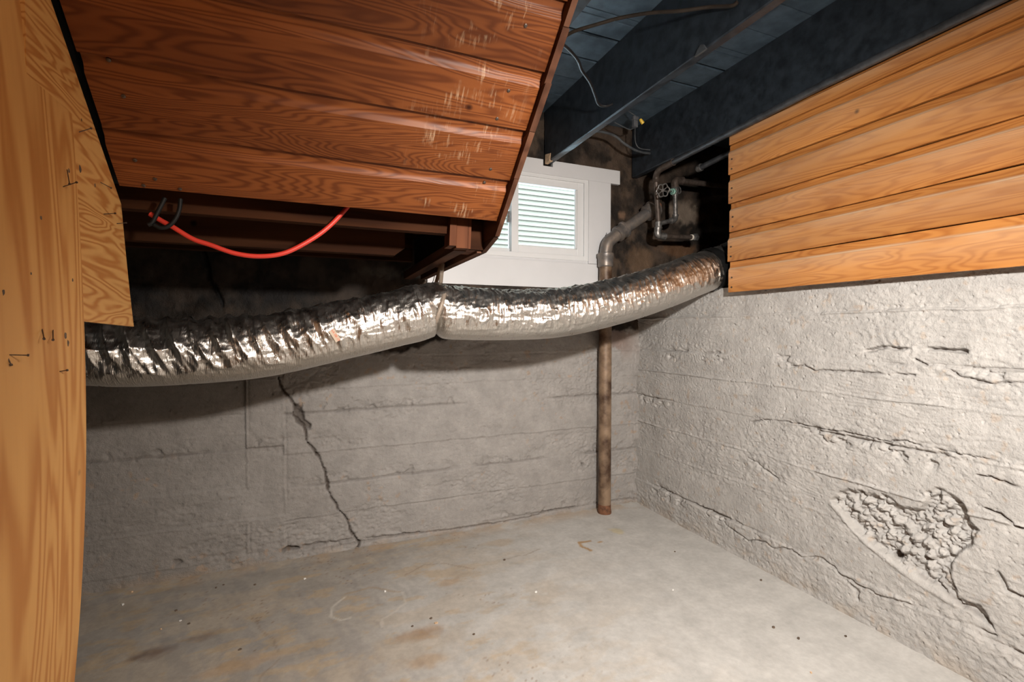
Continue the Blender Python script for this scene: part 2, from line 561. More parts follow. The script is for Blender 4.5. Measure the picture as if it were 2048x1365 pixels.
# ---- floor
def build_floor():
    xs = axis((-2.2, -1.0, 0.1), (-1.0, 2.06, 0.008), (2.06, 2.3, 0.12))
    ys = axis((-3.4, 0.7, 0.1), (0.7, 2.72, 0.008), (2.72, 2.9, 0.09))
    x, y = np.meshgrid(xs, ys, indexing='ij')
    z = (fbm(x, y, 2.2, 3, 3) - 0.5) * 0.006 + (fbm(x, y, 25, 3, 8) - 0.5) * 0.0012
    # rise to the walls
    z += 0.006 * sstep(2.62, 2.71, y) + 0.006 * sstep(1.97, 2.06, x)
    base = np.array([0.50, 0.485, 0.460])
    col = np.ones(x.shape + (3,)) * base
    def mixc(mask, c):
        nonlocal col
        col = col * (1 - mask[..., None]) + np.array(c) * mask[..., None]
    # the dusty left side keeps an older brown coat that wears through with brush marks
    side = sstep(1.15, -0.25, x - 0.30 * (y - 1.9) + 0.9 * (fbm(x, y, 2.6, 4, 21) - 0.5))
    mixc(0.80 * side, (0.30, 0.265, 0.225))
    warm = sstep(0.51, 0.58, fbm(x, y * 2.2, 3.2, 6, 31, .6)) * sstep(1.7, 0.3, x)
    mixc(0.34 * warm, (0.46, 0.37, 0.27))
    brush = sstep(0.54, 0.62, fbm(x * 9 + y * 3, y * 2.0, 3.0, 4, 41)) * sstep(0.9, 0.0, x)
    mixc(0.35 * brush, (0.26, 0.245, 0.235))
    tan = sstep(0.57, 0.65, fbm(x * 1.2, y * 3.0, 6.0, 6, 51, .62)) * sstep(1.5, 0.2, x)
    mixc(0.5 * tan, (0.44, 0.32, 0.19))
    wallrust = sstep(0.14, 0.0, YB - y) * sstep(0.45, 0.62, fbm(x, y, 9, 4, 61))
    mixc(0.5 * wallrust, (0.40, 0.27, 0.16))
    def blob(px, py, rx, ry, c, amt, seed):
        p = P(px, py, Z=0.0)
        d = np.hypot((x - p.x) / rx, (y - p.y) / ry) + 1.1 * (fbm(x, y, 18, 3, seed) - 0.5)
        mixc(amt * sstep(1.0, 0.35, d), c)
    blob(320, 1305, .10, .05, (0.14, 0.09, 0.07), .75, 1)
    blob(400, 1275, .10, .04, (0.20, 0.13, 0.09), .5, 2)
    blob(840, 1270, .12, .06, (0.32, 0.20, 0.11), .7, 3)
    blob(850, 1325, .10, .05, (0.34, 0.22, 0.12), .6, 4)
    blob(900, 1165, .08, .04, (0.40, 0.28, 0.17), .6, 5)
    blob(1000, 1085, .12, .05, (0.40, 0.30, 0.20), .5, 6)
    blob(1232, 1062, .045, .06, (0.56, 0.48, 0.30), .7, 7)
    blob(1200, 1085, .03, .012, (0.40, 0.24, 0.10), .9, 8)
    blob(500, 1325, .25, .05, (0.42, 0.28, 0.16), .5, 9)
    blob(830, 1300, .3, .12, (0.42, 0.34, 0.25), .4, 10)
    # clusters of rusty crumbs trodden into the paint
    wd_, wh_ = worley(x, y, 46, 77)
    spots = np.where(wh_ > .80, sstep(.26, .12, wd_), 0) * sstep(.50, .62, fbm(x, y, 4, 3, 78)) * sstep(1.2, .5, x)
    mixc(.75 * spots, (0.20, 0.12, 0.07))
    # curved rust swoosh and the tide-mark ring with white salt edges
    def stroke(pix, w, c, amt, seed=0):
        pts = [(P(a, b, Z=0.0).x, P(a, b, Z=0.0).y) for a, b in pix]
        d = segdist(x + 0.012 * (fbm(x, y, 30, 2, seed) - .5), y + 0.012 * (fbm(x, y, 30, 2, seed + 3) - .5), pts)
        mixc(amt * sstep(w, w * 0.35, d), c)
    stroke([(1180, 1083), (1158, 1086), (1162, 1094), (1182, 1102)], .014, (0.38, 0.23, 0.10), .9, 5)
    ring = [(690, 1195), (665, 1215), (662, 1235), (680, 1242), (700, 1238)]
    stroke(ring, .008, (0.60, 0.56, 0.50), .55, 11)
    stroke([(805, 1185), (812, 1205), (790, 1225), (765, 1240), (765, 1255)], .008, (0.58, 0.54, 0.48), .45, 12)
    stroke([(690, 1190), (740, 1175), (800, 1185)], .009, (0.34, 0.25, 0.16), .6, 13)
    # hairline cracks
    for k, pl in enumerate(([(512, 1240), (520, 1262), (545, 1280), (555, 1305)], [(560, 1320), (530, 1345), (515, 1365)],
                            [(812, 1150), (850, 1130), (890, 1128), (950, 1138)], 
                            [(1010, 1118), (1050, 1110), (1080, 1098)])):
        stroke(pl, .0058, (0.26, 0.20, 0.15), .55, 20 + k)
    V = np.stack([x, y, z], -1).reshape(-1, 3)
    o = grid_obj('floor', V, grid_faces(len(xs), len(ys)), np.clip(col, 0.01, 1).reshape(-1, 3), M['floor'])
    tag(o, kind='structure')
build_floor()

def pits(x, y, s, seed, thr, dens):
    d, h = worley(x, y, s, seed)
    return np.where(h > 1 - dens, sstep(thr, thr * 0.4, d), 0.0)

# ---- back wall
def build_back():
    xs = axis((-2.2, -1.05, 0.05), (-1.05, 2.07, 0.0052), (2.07, 3.05, 0.012))
    zs = axis((-0.01, 1.26, 0.0052), (1.26, 2.62, 0.0115))
    # snap the window edges into the grid
    for val, arr in ((WX0, xs), (WX1, xs), (WZ0, zs), (WZ1, zs)):
        arr[np.abs(arr - val).argmin()] = val
    x, z = np.meshgrid(xs, zs, indexing='ij')
    low = sstep(1.24, 1.14, z)
    wob = 0.014 * (fbm(x, z * 0 + 3.3, 2.0, 4, 70) - 0.5)
    h = (fbm(x, z, 5, 4, 71) - 0.5) * 0.010 + (fbm(x * 0.7, z * 2, 40, 3, 72) - 0.5) * 0.0030 + (fbm(x, z, 110, 2, 73) - .5) * 0.0024
    left = x < -0.318
    mid = (x >= -0.318) & (x < -0.15)
    LR = [(0.035, 'g'), (0.215, 'm'), (0.384, 'g'), (0.556, 'r'), (0.768, 'g'), (0.895, 'r'), (1.06, 'm')]
    LL = [(0.06, 'm'), (0.243, 'r'), (0.41, 'm'), (0.60, 'g'), (0.78, 'm'), (0.95, 'm')]
    rng = np.random.RandomState(5)
    crackmask = np.zeros(x.shape)
    for lines, sel in ((LR, ~(left | mid)), (LL, left), ([(a + 0.0, b) for a, b in LL[1::2]], mid)):
        lev = np.zeros(x.shape)
        for q, (lz, kind) in enumerate(lines):
            zz = z + wob + 0.012 * (fbm(x, z, 12, 3, 74 + q) - 0.5) - lz
            off = rng.uniform(-.007, .007)
            lev = lev + off * sstep(-.003, .003, zz)
            on = sstep(0.36, 0.52, fbm(x + q * 3.1, z * 0 + q, 3.0, 3, 80 + q))
            if kind == 'r':
                lev = lev + 0.0045 * np.exp(-(zz / 0.004) ** 2) * (0.35 + 0.65 * on)
            elif kind == 'g':
                lev = lev - 0.010 * np.exp(-(zz / 0.005) ** 2) * on
                lev = lev - 0.012 * on * sstep(.05, .0, np.abs(zz - .02)) * sstep(.52, .70, fbm(x, z, 26, 3, 90 + q))
                crackmask = np.maximum(crackmask, 0.5 * sel * on * np.exp(-(zz / 0.004) ** 2))
            else:
                lev = lev + 0.0022 * np.exp(-(zz / 0.004) ** 2) - 0.003 * on * np.exp(-((zz + .006) / 0.004) ** 2)
        h = h + low * np.where(sel, lev, 0)
    # seams of the form studs
    for sx in (-0.318, -0.15):
        dd = x - sx + 0.008 * (fbm(x, z, 14, 3, 95) - 0.5)
        sg = sstep(.36, .62, fbm(x * 0 + sx * 9, z, 7, 4, 96))
        h += low * sg * (0.003 * np.exp(-(dd / .005) ** 2) - 0.004 * np.exp(-((dd - .010) / .006) ** 2))
    h += low * np.where(mid, 0.002, 0)
    # spalled areas
    rough = sstep(0.55, 0.68, fbm(x * 1.0, z * 2.2, 3.0, 4, 97)) * low
    wd, wh = worley(x + 0.01 * fbm(x, z, 30, 2, 1), z, 60, 98)
    h -= rough * (0.0085 * fbm(x, z * 1.6, 45, 3, 99) * 1.6 + 0.005 * wd - 0.004)
    h -= low * 0.004 * pits(x, z, 38, 101, 0.28, 0.10)
    # the big diagonal crack
    cp = [(556, 755), (565, 780), (580, 800), (590, 812), (587, 830), (605, 850), (612, 865), (615, 885), (630, 905), (640, 920), (648, 940), (655, 960), (655, 980), (668, 1005), (685, 1030), (695, 1045), (702, 1065), (712, 1080), (718, 1090), (712, 1100), (710, 1114)]
    cw = [(P(a, b, Y=YB).x, P(a, b, Y=YB).z) for a, b in cp]
    jx = x + 0.022 * (fbm(x, z, 26, 4, 103, .7) - 0.5); jz = z + 0.014 * (fbm(x, z, 26, 3, 107) - 0.5)
    d = segdist(jx, jz, cw)
    wdt = 0.0078 * (0.05 + 1.1 * fbm(x, z, 22, 3, 108))
    cm = sstep(wdt * 1.5, wdt * 0.5, d)
    h -= 0.020 * cm
    crackmask = np.maximum(crackmask, 1.0 * cm)
    # chunk missing along the crack
    def chunk(pix, depth, seed, dirt):
        nonlocal h, crackmask
        pl = [(P(a, b, Y=YB).x, P(a, b, Y=YB).z) for a, b in pix]
        sd = polydist(x + .012 * (fbm(x, z, 30, 3, seed) - .5), z + .012 * (fbm(x, z, 30, 3, seed + 9) - .5), pl)
        mk = sstep(0.0, 0.016, sd)
        h -= depth * mk * (0.6 + 0.8 * fbm(x, z, 40, 3, seed + 5))
        crackmask = np.maximum(crackmask, dirt * mk)
    chunk([(582, 808), (597, 805), (606, 822), (612, 838), (624, 848), (622, 862), (608, 858), (590, 848), (584, 830)], .028, 111, .75)
    chunk([(560, 1100), (575, 1093), (600, 1095), (602, 1103), (580, 1108), (562, 1110)], .03, 121, .8)
    chunk([(600, 1090), (680, 1080), (715, 1075), (715, 1084), (680, 1092), (640, 1100), (605, 1104)], .015, 131, .25)
    chunk([(340, 1120), (362, 1115), (370, 1125), (355, 1136), (342, 1134)], .014, 141, .35)
    chunk([(1158, 922), (1168, 924), (1172, 934), (1163, 936)], .016, 151, .6)
    # hairline at the foot
    d2 = segdist(jx, jz, [(P(a, b, Y=YB).x, P(a, b, Y=YB).z) for a, b in [(735, 1077), (830, 1068), (900, 1060), (1000, 1045), (1060, 1035), (1100, 1022), (1150, 1014)]])
    m2 = sstep(.0055, .002, d2)
    h -= .008 * m2; crackmask = np.maximum(crackmask, .75 * m2)
    # upper part: bare rough concrete
    h += (1 - low) * ((fbm(x, z, 14, 4, 161) - 0.5) * 0.016)
    d3 = segdist(jx, jz, [(P(a, b, Y=YB).x, P(a, b, Y=YB).z) for a, b in [(405, 495), (415, 530), (418, 560), (435, 585), (445, 610)]])
    m3 = sstep(.011, .004, d3)
    h -= .02 * m3
    cl = x - 2.018 + .02 * (fbm(x, z, 16, 4, 198) - .5)
    h += low * .022 * sstep(0, .008, cl) * sstep(.35, .5, fbm(x * 0 + 2.2, z, 5, 3, 199))
    h *= sstep(0, 0.02, z + 0.02)
    # colour
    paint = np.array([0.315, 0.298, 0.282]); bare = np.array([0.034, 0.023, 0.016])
    edge = 1.075 + 0.12 * sstep(.35, 1.0, x) + 0.04 * (fbm(x, z * 0, 5, 3, 171) - .5)
    pm = sstep(0.012, -0.012, z - edge + 0.05 * (fbm(x, z, 22, 3, 172) - .5))
    mot = fbm(x, z, 8, 5, 173, 0.62)
    brown = bare[None, None, :] * (0.35 + 1.5 * sstep(.35, .72, mot))[..., None]
    pale = sstep(.57, .70, fbm(x + 4, z, 6.5, 5, 174, 0.6)) * 0.65
    brown = brown * (1 - .45 * sstep(.55, .30, x))[..., None]  # bare concrete coloured darker on the left in place of the stair's shade
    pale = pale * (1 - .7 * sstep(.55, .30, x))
    brown = brown * (1 - pale[..., None]) + np.array([0.090, 0.060, 0.040]) * pale[..., None]
    # paler patch behind the water pipes and the round plug mark beside the drain
    for (px, py, rx, rz, c, amt) in ((1368, 425, .14, .10, (0.24, 0.185, 0.14), .75), (1245, 432, .035, .035, (0.20, 0.12, 0.075), .8), (1205, 250, .03, .02, (.12, .07, .05), .6),
                                    (1360, 500, .2, .06, (.17, .085, .04), .6), (1280, 520, .14, .10, (.15, .09, .05), .5), (840, 548, .10, .035, (.22, .22, .21), .8), (760, 545, .12, .04, (.09, .078, .066), .5)):
        p = P(px, py, Y=YB)
        dd = np.hypot((x - p.x) / rx, (z - p.z) / rz) + 0.9 * (fbm(x, z, 30, 4, 180) - .5)
        k = (amt * sstep(1.1, .5, dd))[..., None]
        brown = brown * (1 - k) + np.array(c) * k
    m3c = m3[..., None]
    brown = brown * (1 - .8 * m3c)
    light_tint = (sstep(.55, -.75, x + .5 * (fbm(x, z, 3, 4, 195) - .5)))[..., None]  # paint colour darkened towards the left to stand in for lamp falloff
    coat = paint * (1 - light_tint) + np.array([0.225, 0.205, 0.187]) * light_tint
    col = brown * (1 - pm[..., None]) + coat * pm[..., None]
    # rust and raw spots in the paint
    rs = sstep(.68, .78, fbm(x, z, 30, 4, 191)) * pm * 0.35 * sstep(.5, .62, fbm(x, z, 3, 2, 192))
    col = col * (1 - rs[..., None]) + np.array([.36, .21, .10]) * rs[..., None]
    foot = pm * sstep(.05, .0, z) * sstep(.4, .6, fbm(x, z, 12, 4, 193)) * .35
    col = col * (1 - foot[..., None]) + np.array([.34, .24, .15]) * foot[..., None]
    stain = pm * .55 * sstep(.25, 0, np.abs(x - 1.9)) * sstep(.95, 1.12, z) * sstep(.45, .6, fbm(x, z * .5, 16, 4, 194))
    col = col * (1 - stain[..., None]) + np.array([.16, .075, .045]) * stain[..., None]
    cm3 = (np.clip(crackmask, 0, 1) * pm)[..., None]
    col = col * (1 - .85 * cm3) + np.array([.045, .028, .018]) * .85 * cm3
    V = np.stack([x, YB - h, z], -1).reshape(-1, 3)
    cx = (xs[:-1] + xs[1:]) / 2; cz = (zs[:-1] + zs[1:]) / 2
    CX, CZ = np.meshgrid(cx, cz, indexing='ij')
    keep = ~((CX > WX0) & (CX < WX1) & (CZ > WZ0) & (CZ < WZ1))
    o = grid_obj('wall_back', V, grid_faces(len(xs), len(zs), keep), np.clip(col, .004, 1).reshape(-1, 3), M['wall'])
    tag(o, kind='structure')
build_back()

# ---- right wall (concrete foundation, lower than the boards above it)
RW_TOP = 1.430
def build_right():
    ys = axis((-3.4, 0.6, 0.1), (0.6, 2.72, 0.0038))
    zs = axis((-0.01, RW_TOP, 0.0038))
    y, z = np.meshgrid(ys, zs, indexing='ij')
    u = -y
    wob = 0.016 * (fbm(u, z * 0 + 1.3, 1.6, 4, 201) - .5)
    h = (fbm(u, z, 3.5, 4, 202) - .5) * 0.014 + (fbm(u * .6, z * 1.6, 40, 3, 203) - .5) * 0.0013 + (fbm(u, z, 120, 2, 204) - .5) * 0.0020
    lines = [(1.275, 'r'), (1.07, 'g'), (0.93, 'r'), (0.755, 'g'), (0.575, 'r'), (0.395, 'm'), (0.175, 'g')]
    rng = np.random.RandomState(11)
    crack = np.zeros(y.shape)
    for q, (lz, kind) in enumerate(lines):
        zz = z + wob + 0.016 * (fbm(u, z, 9, 4, 210 + q) - .5) - lz
        h += rng.uniform(-.009, .009) * sstep(-.003, .003, zz)
        on = sstep(.38, .52, fbm(u + q * 2.7, z * 0 + q, 2.5, 3, 220 + q))
        if kind == 'r':
            h += .0105 * np.exp(-(zz / .0042) ** 2) * (.4 + .6 * on)
        elif kind == 'g':
            h -= .014 * np.exp(-(zz / .0055) ** 2) * on
            h -= .016 * on * sstep(.06, .0, np.abs(zz + .02)) * sstep(.52, .66, fbm(u, z * 1.8, 22, 4, 230 + q))
            crack = np.maximum(crack, .35 * on * np.exp(-(zz / .0035) ** 2))
        else:
            h += .003 * np.exp(-(zz / .004) ** 2)
    # wood-grain print of the form boards
    gr = np.sin(60 * fbm(u * .5, z * 2.2, 3.2, 3, 240) ** 1.0 * 3.0)
    h += .0011 * gr * sstep(.45, .6, fbm(u, z, 1.8, 3, 241))
    # rough zones, strongest near the foot
    rz = sstep(.56, .66, fbm(u * .7, z * 2.4, 3.0, 5, 250)) * .75 + .9 * sstep(.24, .10, z + .10 * (fbm(u, z, 4, 3, 251) - .5))
    rz = np.clip(rz, 0, 1)
    w1, h1 = worley(u, z * 1.5, 34, 252)
    h -= rz * (.0085 * fbm(u, z * 1.7, 42, 4, 253, .6) - .004 + .003 * w1)
    h -= .006 * pits(u, z, 52, 254, .26, .07)
    h -= .004 * pits(u, z, 110, 255, .36, .12) * sstep(.42, .55, fbm(u, z, 3, 3, 257))
    h += .0018 * sstep(.55, .75, fbm(u * .8, z * 2.4, 12, 4, 256))
    # big honeycombed patch
    pp = [(1655, 1000), (1690, 976), (1722, 984), (1760, 988), (1800, 1012), (1832, 1020), (1848, 986), (1872, 976), (1902, 990), (1922, 1008), (1936, 1042), (1958, 1062), (1950, 1082), (1912, 1108), (1900, 1150), (1912, 1195), (1960, 1215), (1985, 1262), (1930, 1225), (1870, 1182), (1800, 1138), (1755, 1106), (1715, 1072), (1680, 1032)]
    pl = [(P(a, b, X=XR).y, P(a, b, X=XR).z) for a, b in pp]
    sd = polydist(y + .022 * (fbm(u, z, 22, 4, 260) - .5), z + .022 * (fbm(u, z, 22, 4, 261) - .5), pl)
    mk = sstep(-.002, .012, sd)
    w2, h2 = worley(u + .01 * fbm(u, z, 20, 2, 262), z + .01 * fbm(u, z, 20, 2, 263), 36, 264)
    w3, h3 = worley(u, z * 1.2, 85, 265)
    peb = (.016 * h2 * np.sqrt(np.clip(1 - w2 ** 2 * 1.4, 0, 1)) + .006 * h3 * np.sqrt(np.clip(1 - w3 ** 2 * 1.3, 0, 1)) + .010 * (fbm(u, z, 12, 3, 266) - .5))
    h = h * (1 - .6 * mk) + mk * (-.048 + peb * 2.1 + .010 * (fbm(u * 1.0, z * 1.6, 60, 3, 267) - .5))
    lip_shade = mk * sstep(.016, .004, sd) * sstep(.50, .62, fbm(u, z, 9, 2, 268))  # shade below the patch's broken lip, painted as a dark rim
    crack = np.maximum(crack, .7 * lip_shade)
    hole = P(1783, 1113, X=XR)
    dh = np.hypot((y - hole.y) / .016, (z - hole.z) / .018)
    h -= .03 * sstep(1.2, .5, dh)
    crack = np.maximum(crack, .9 * sstep(1.0, .5, dh))
    # smear of mortar under the patch
    sm = segdist(y, z, [(P(a, b, X=XR).y, P(a, b, X=XR).z) for a, b in [(1660, 1010), (1720, 1082), (1800, 1145), (1905, 1212)]])
    h += .006 * sstep(.014, .002, sm)
    # cracks and gouges
    def ck(pix, w, dep, dirt, seed):
        pts = [(P(a, b, X=XR).y, P(a, b, X=XR).z) for a, b in pix]
        i0, i1 = np.searchsorted(ys, [min(p[0] for p in pts) - .07, max(p[0] for p in pts) + .07])
        j0, j1 = np.searchsorted(zs, [min(p[1] for p in pts) - .07, max(p[1] for p in pts) + .07])
        yl = y[i0:i1, j0:j1]; zl = z[i0:i1, j0:j1]; ul = -yl
        d = segdist(yl + .016 * (fbm(ul, zl, 26, 3, seed) - .5), zl + .016 * (fbm(ul, zl, 26, 3, seed + 3) - .5), pts)
        ww = w * (.25 + 1.0 * fbm(ul, zl, 16, 3, seed + 6))
        m = sstep(ww, ww * .3, d) * sstep(.30, .46, fbm(ul, zl, 7, 3, seed + 8))
        # broken lip: the face drops away beside the crack
        lip = sstep(.05, .0, d) * sstep(.5, .66, fbm(ul, zl * 1.5, 24, 4, seed + 9))
        h[i0:i1, j0:j1] -= dep * m + .0042 * lip
        crack[i0:i1, j0:j1] = np.maximum(crack[i0:i1, j0:j1], dirt * m)
    ck([(1728, 703), (1750, 696), (1800, 699), (1850, 697), (1925, 702)], .011, .026, .35, 301)
    ck([(1575, 735), (1605, 730), (1625, 742), (1680, 742), (1728, 745), (1826, 752)], .008, .014, .25, 311)
    ck([(1826, 720), (1855, 735), (1895, 742), (1915, 752), (1950, 764), (1985, 770), (2048, 762)], .006, .014, .35, 321)
    ck([(1498, 843), (1530, 840), (1600, 850), (1700, 868), (1780, 885), (1812, 882), (1840, 895), (1930, 913), (2060, 938)], .005, .012, .35, 331)
    ck([(1950, 952), (1975, 955), (2000, 967), (2060, 985)], .006, .016, .6, 341)
    ck([(1965, 1020), (2000, 1032), (2020, 1048), (2060, 1065)], .006, .018, .6, 351)
    ck([(1495, 915), (1510, 925), (1560, 965)], .006, .010, .1, 361)
    ck([(1415, 1022), (1440, 1035), (1452, 1052), (1495, 1082), (1530, 1085), (1545, 1100), (1580, 1100), (1605, 1118), (1640, 1118), (1680, 1150), (1710, 1170), (1750, 1190), (1830, 1215), (1905, 1235), (1990, 1275)], .008, .012, .12, 371)
    ck([(1700, 1170), (1715, 1185), (1712, 1200)], .012, .012, .1, 381)
    ck([(1990, 1150), (2010, 1180), (2060, 1205)], .010, .016, .15, 391)
    # ragged edge into the corner
    paint = np.array([0.43, 0.415, 0.395])
    col = np.ones(y.shape + (3,)) * paint
    rs = sstep(.70, .80, fbm(u, z, 34, 4, 401)) * .30
    col = col * (1 - rs[..., None]) + np.array([.42, .28, .16]) * rs[..., None]
    ft = sstep(.10, 0, z) * .35 * sstep(.4, .6, fbm(u, z, 14, 3, 402))
    col = col * (1 - ft[..., None]) + np.array([.36, .27, .18]) * ft[..., None]
    c3 = np.clip(crack, 0, 1)[..., None]
    col = col * (1 - .8 * c3) + np.array([.06, .04, .028]) * .8 * c3
    h *= sstep(-.01, .015, z)
    V = np.stack([XR - h, y, z], -1).reshape(-1, 3)
    nu, nv = len(ys), len(zs)
    F = grid_faces(nu, nv)
    # top ledge running back under the crawl space
    top = V.reshape(nu, nv, 3)[:, -1, :].copy()
    back = top.copy(); back[:, 0] = 2.32
    V2 = np.concatenate([V, back], 0)
    i = np.arange(nu - 1)
    F2 = np.stack([i * nv + nv - 1, (i + 1) * nv + nv - 1, nu * nv + i + 1, nu * nv + i], 1)
    cols = np.concatenate([np.clip(col, .004, 1).reshape(-1, 3), np.ones((nu, 3)) * np.array([.10, .075, .055])], 0)
    o = grid_obj('wall_right', V2, np.concatenate([F, F2], 0), cols, M['wall'], flip=False)
    tag(o, kind='structure')
build_right()

# ---- rest of the shell
box('wall_front', M['greywall'], None, -2.3, 3.1, -3.5, -3.4, 0, 2.62)['kind'] = 'structure'
box('wall_left', M['greywall'], None, -2.3, -2.2, -3.4, 2.8, 0, 2.62)['kind'] = 'structure'
box('wall_crawlspace', M['earth'], None, 3.0, 3.1, -3.4, 2.7, 1.40, 2.62)['kind'] = 'structure'
box('floor_crawlspace', M['earth'], None, 2.31, 3.05, -3.4, 2.74, 1.30, 1.42)['kind'] = 'structure'

# ---- ceiling: floor boards of the storey above, joists
JB, JT = 2.235, 2.56          # joist bottom, joist top
ceil = empty('ceiling', (1.0, 1.0, JT), kind='structure')
box('deck', M['black'], ceil, -2.25, 3.05, -3.45, 2.95, JT + 0.026, JT + 0.06)
edges = [(2.70, .004), (2.465, .004), (2.280, .006), (2.094, .020), (1.910, .022), (1.790, .004), (1.755, .006), (1.60, .004), (1.43, .004)]
while edges[-1][0] > -3.3:
    edges.append((edges[-1][0] - random.uniform(.13, .19), .004))
for (ya, ga), (yb, gb) in zip(edges[:-1], edges[1:]):
    x0 = 0.60 if yb > 0.3 else -2.2
    MB().box(x0, 2.95, yb + gb / 2, ya - ga / 2, JT + random.uniform(0, .004), JT + 0.024).build('subfloor_board', M['subfloor'], ceil)

def joist(x0, x1, label, y0=-3.35, y1=2.685, grp='blackened floor joists overhead'):
    # slightly wavy lower arris
    ys = np.linspace(y0, y1, 60)
    v = []; f = []
    for i, y in enumerate(ys):
        a = random.uniform(-.0025, .0025); b = random.uniform(-.0025, .0025)
        v += [(x0, y, JT), (x1, y, JT), (x1 + b * .4, y, JB + .004), (x1 - .004, y, JB + b), (x0 + .004, y, JB + a), (x0 + a * .4, y, JB + .005)]
        if i:
            p = (i - 1) * 6; q = i * 6
            for k in range(6):
                k2 = (k + 1) % 6
                f.append([p + k, p + k2, q + k2, q + k])
    f.append([0, 1, 2, 3, 4, 5]); n = (len(ys) - 1) * 6
    f.append([n + 5, n + 4, n + 3, n + 2, n + 1, n])
    o = mesh_obj('floor_joist', v, f, M['joist'])
    return tag(o, label, 'joist', grp)
joist(0.735, 0.815, 'dark joist doubled up right beside the boarded stair underside')
j1 = joist(1.338, 1.380, 'black-blue joist whose end lands on the white window header')
joist(2.000, 2.045, 'deep dark joist running above the wooden plank wall with a pipe under it')

# bare split wood at the window end of the middle joist and a torn chip along it
ch = MB()
ch.prism([Vector((1.334, 2.60, JB + .04)), Vector((1.334, 2.67, JB + .055)), Vector((1.334, 2.672, JB - .003)), Vector((1.334, 2.61, JB - .004))], (0, 0, 0), (.02, 0, 0))
ch.build('bare_wood_chip', M['bare'], j1)
p = P(1402, 92, X=1.336)
ch = MB()
ch.prism([p + Vector((0, -.028, -.026)), p + Vector((0, .028, -.026)), p + Vector((0, .016, -.008)), p + Vector((0, .0, .004)), p + Vector((0, -.016, -.004))], (-.004, 0, 0), (.004, 0, 0))
ch.build('splintered_edge', M['cable_grey'], j1)

# ================================================================== window
win = empty('window_1', ((WX0 + WX1) / 2, YB, WZ0), kind='structure')
YF = YB - 0.022
def wpx(px, py): return P(px, py, Y=YF)
# header
hx1 = wpx(1240, 345).x
hz0, hz1 = 2.172, 2.262
hd = MB().box(0.575, 1.325, YF, YB + .01, hz0, hz1)
hd.box(1.325, 1.392, YF, YB + .01, hz0, JB - .012)
hd.box(1.392, hx1, YF, YB + .01, hz0, hz1)
hd.build('header_casing', M['white'], win)
# right casing cut around the drain elbow
cs = [(WX1 - .004, hz0), (1.825, hz0), (1.825, 1.80)]
cs += [(wpx(1213, 465).x, wpx(1213, 465).z), (wpx(1204, 490).x, wpx(1204, 490).z), (wpx(1202, 506).x, wpx(1202, 506).z), (1.732, wpx(1196, 506).z), (1.732, WZ0 - .012), (WX1 - .004, WZ0 - .012)]
MB().prism([Vector((a, 0, b)) for a, b in cs][::-1], (0, YF, 0), (0, YB + .01, 0)).build('side_casing', M['white'], win, bevel=.0015)
box('side_casing', M['white'], win, 0.60, WX0 + .004, YF, YB + .01, WZ0 - .012, hz0, .0015)
box('apron', M['white'], win, 0.595, 1.732, YF - .002, YB + .01, 1.468, WZ0 - .014, .0015)
# jamb liner
jb = MB()
jb.box(WX0 - .015, WX0 + .004, YB - .01, 2.81, WZ0 - .015, WZ1 + .015)
jb.box(WX1 - .004, WX1 + .015, YB - .01, 2.81, WZ0 - .015, WZ1 + .015)
jb.box(WX0, WX1, YB - .01, 2.81, WZ0 - .015, WZ0 + .004)
jb.box(WX0, WX1, YB - .01, 2.81, WZ1 - .004, WZ1 + .015)
jb.build('jamb', M['white'], win)
def frame(name, x0, x1, z0, z1, w, y0, y1, parent, mat=None):
    b = MB()
    b.box(x0, x0 + w, y0, y1, z0, z1); b.box(x1 - w, x1, y0, y1, z0, z1)
    b.box(x0 + w, x1 - w, y0, y1, z0, z0 + w); b.box(x0 + w, x1 - w, y0, y1, z1 - w, z1)
    return b.build(name, mat or M['vinyl'], parent, bevel=.002)
fr_o = frame('window_frame', WX0 + .004, WX1 - .004, WZ0 + .004, WZ1 - .004, .030, YB - .016, YB + .075, win)
mx = wpx(1034, 450).x
s2 = frame('sash', mx - .028, WX1 - .034, WZ0 + .032, WZ1 - .032, .046, YB - .004, YB + .030, win)
s2['label'] = 'right sliding sash with wide white rails'
g = box('pane', M['glass'], s2, mx + .014, WX1 - .078, YB + .010, YB + .014, WZ0 + .074, WZ1 - .074)
s1 = frame('sash', WX0 + .032, mx + .005, WZ0 + .032, WZ1 - .032, .030, YB + .034, YB + .062, win)
g = box('pane', M['glass'], s1, WX0 + .058, mx - .022, YB + .046, YB + .050, WZ0 + .058, WZ1 - .058)
# inner glazing bead at the right side of the pane, interlock and latch
box('glazing_bead', M['vinyl'], s2, WX1 - .092, WX1 - .082, YB - .001, YB + .012, WZ0 + .08, WZ1 - .08)
box('glazing_bead', M['vinyl'], s2, mx + .014, WX1 - .082, YB - .001, YB + .010, WZ0 + .074, WZ0 + .082)
lt = MB().box(mx - .046, mx - .034, YB + .012, YB + .034, 1.86, 1.93)
lt.box(mx - .050, mx - .040, YB + .002, YB + .014, 1.88, 1.90)
lt.build('latch', M['galv'], win)
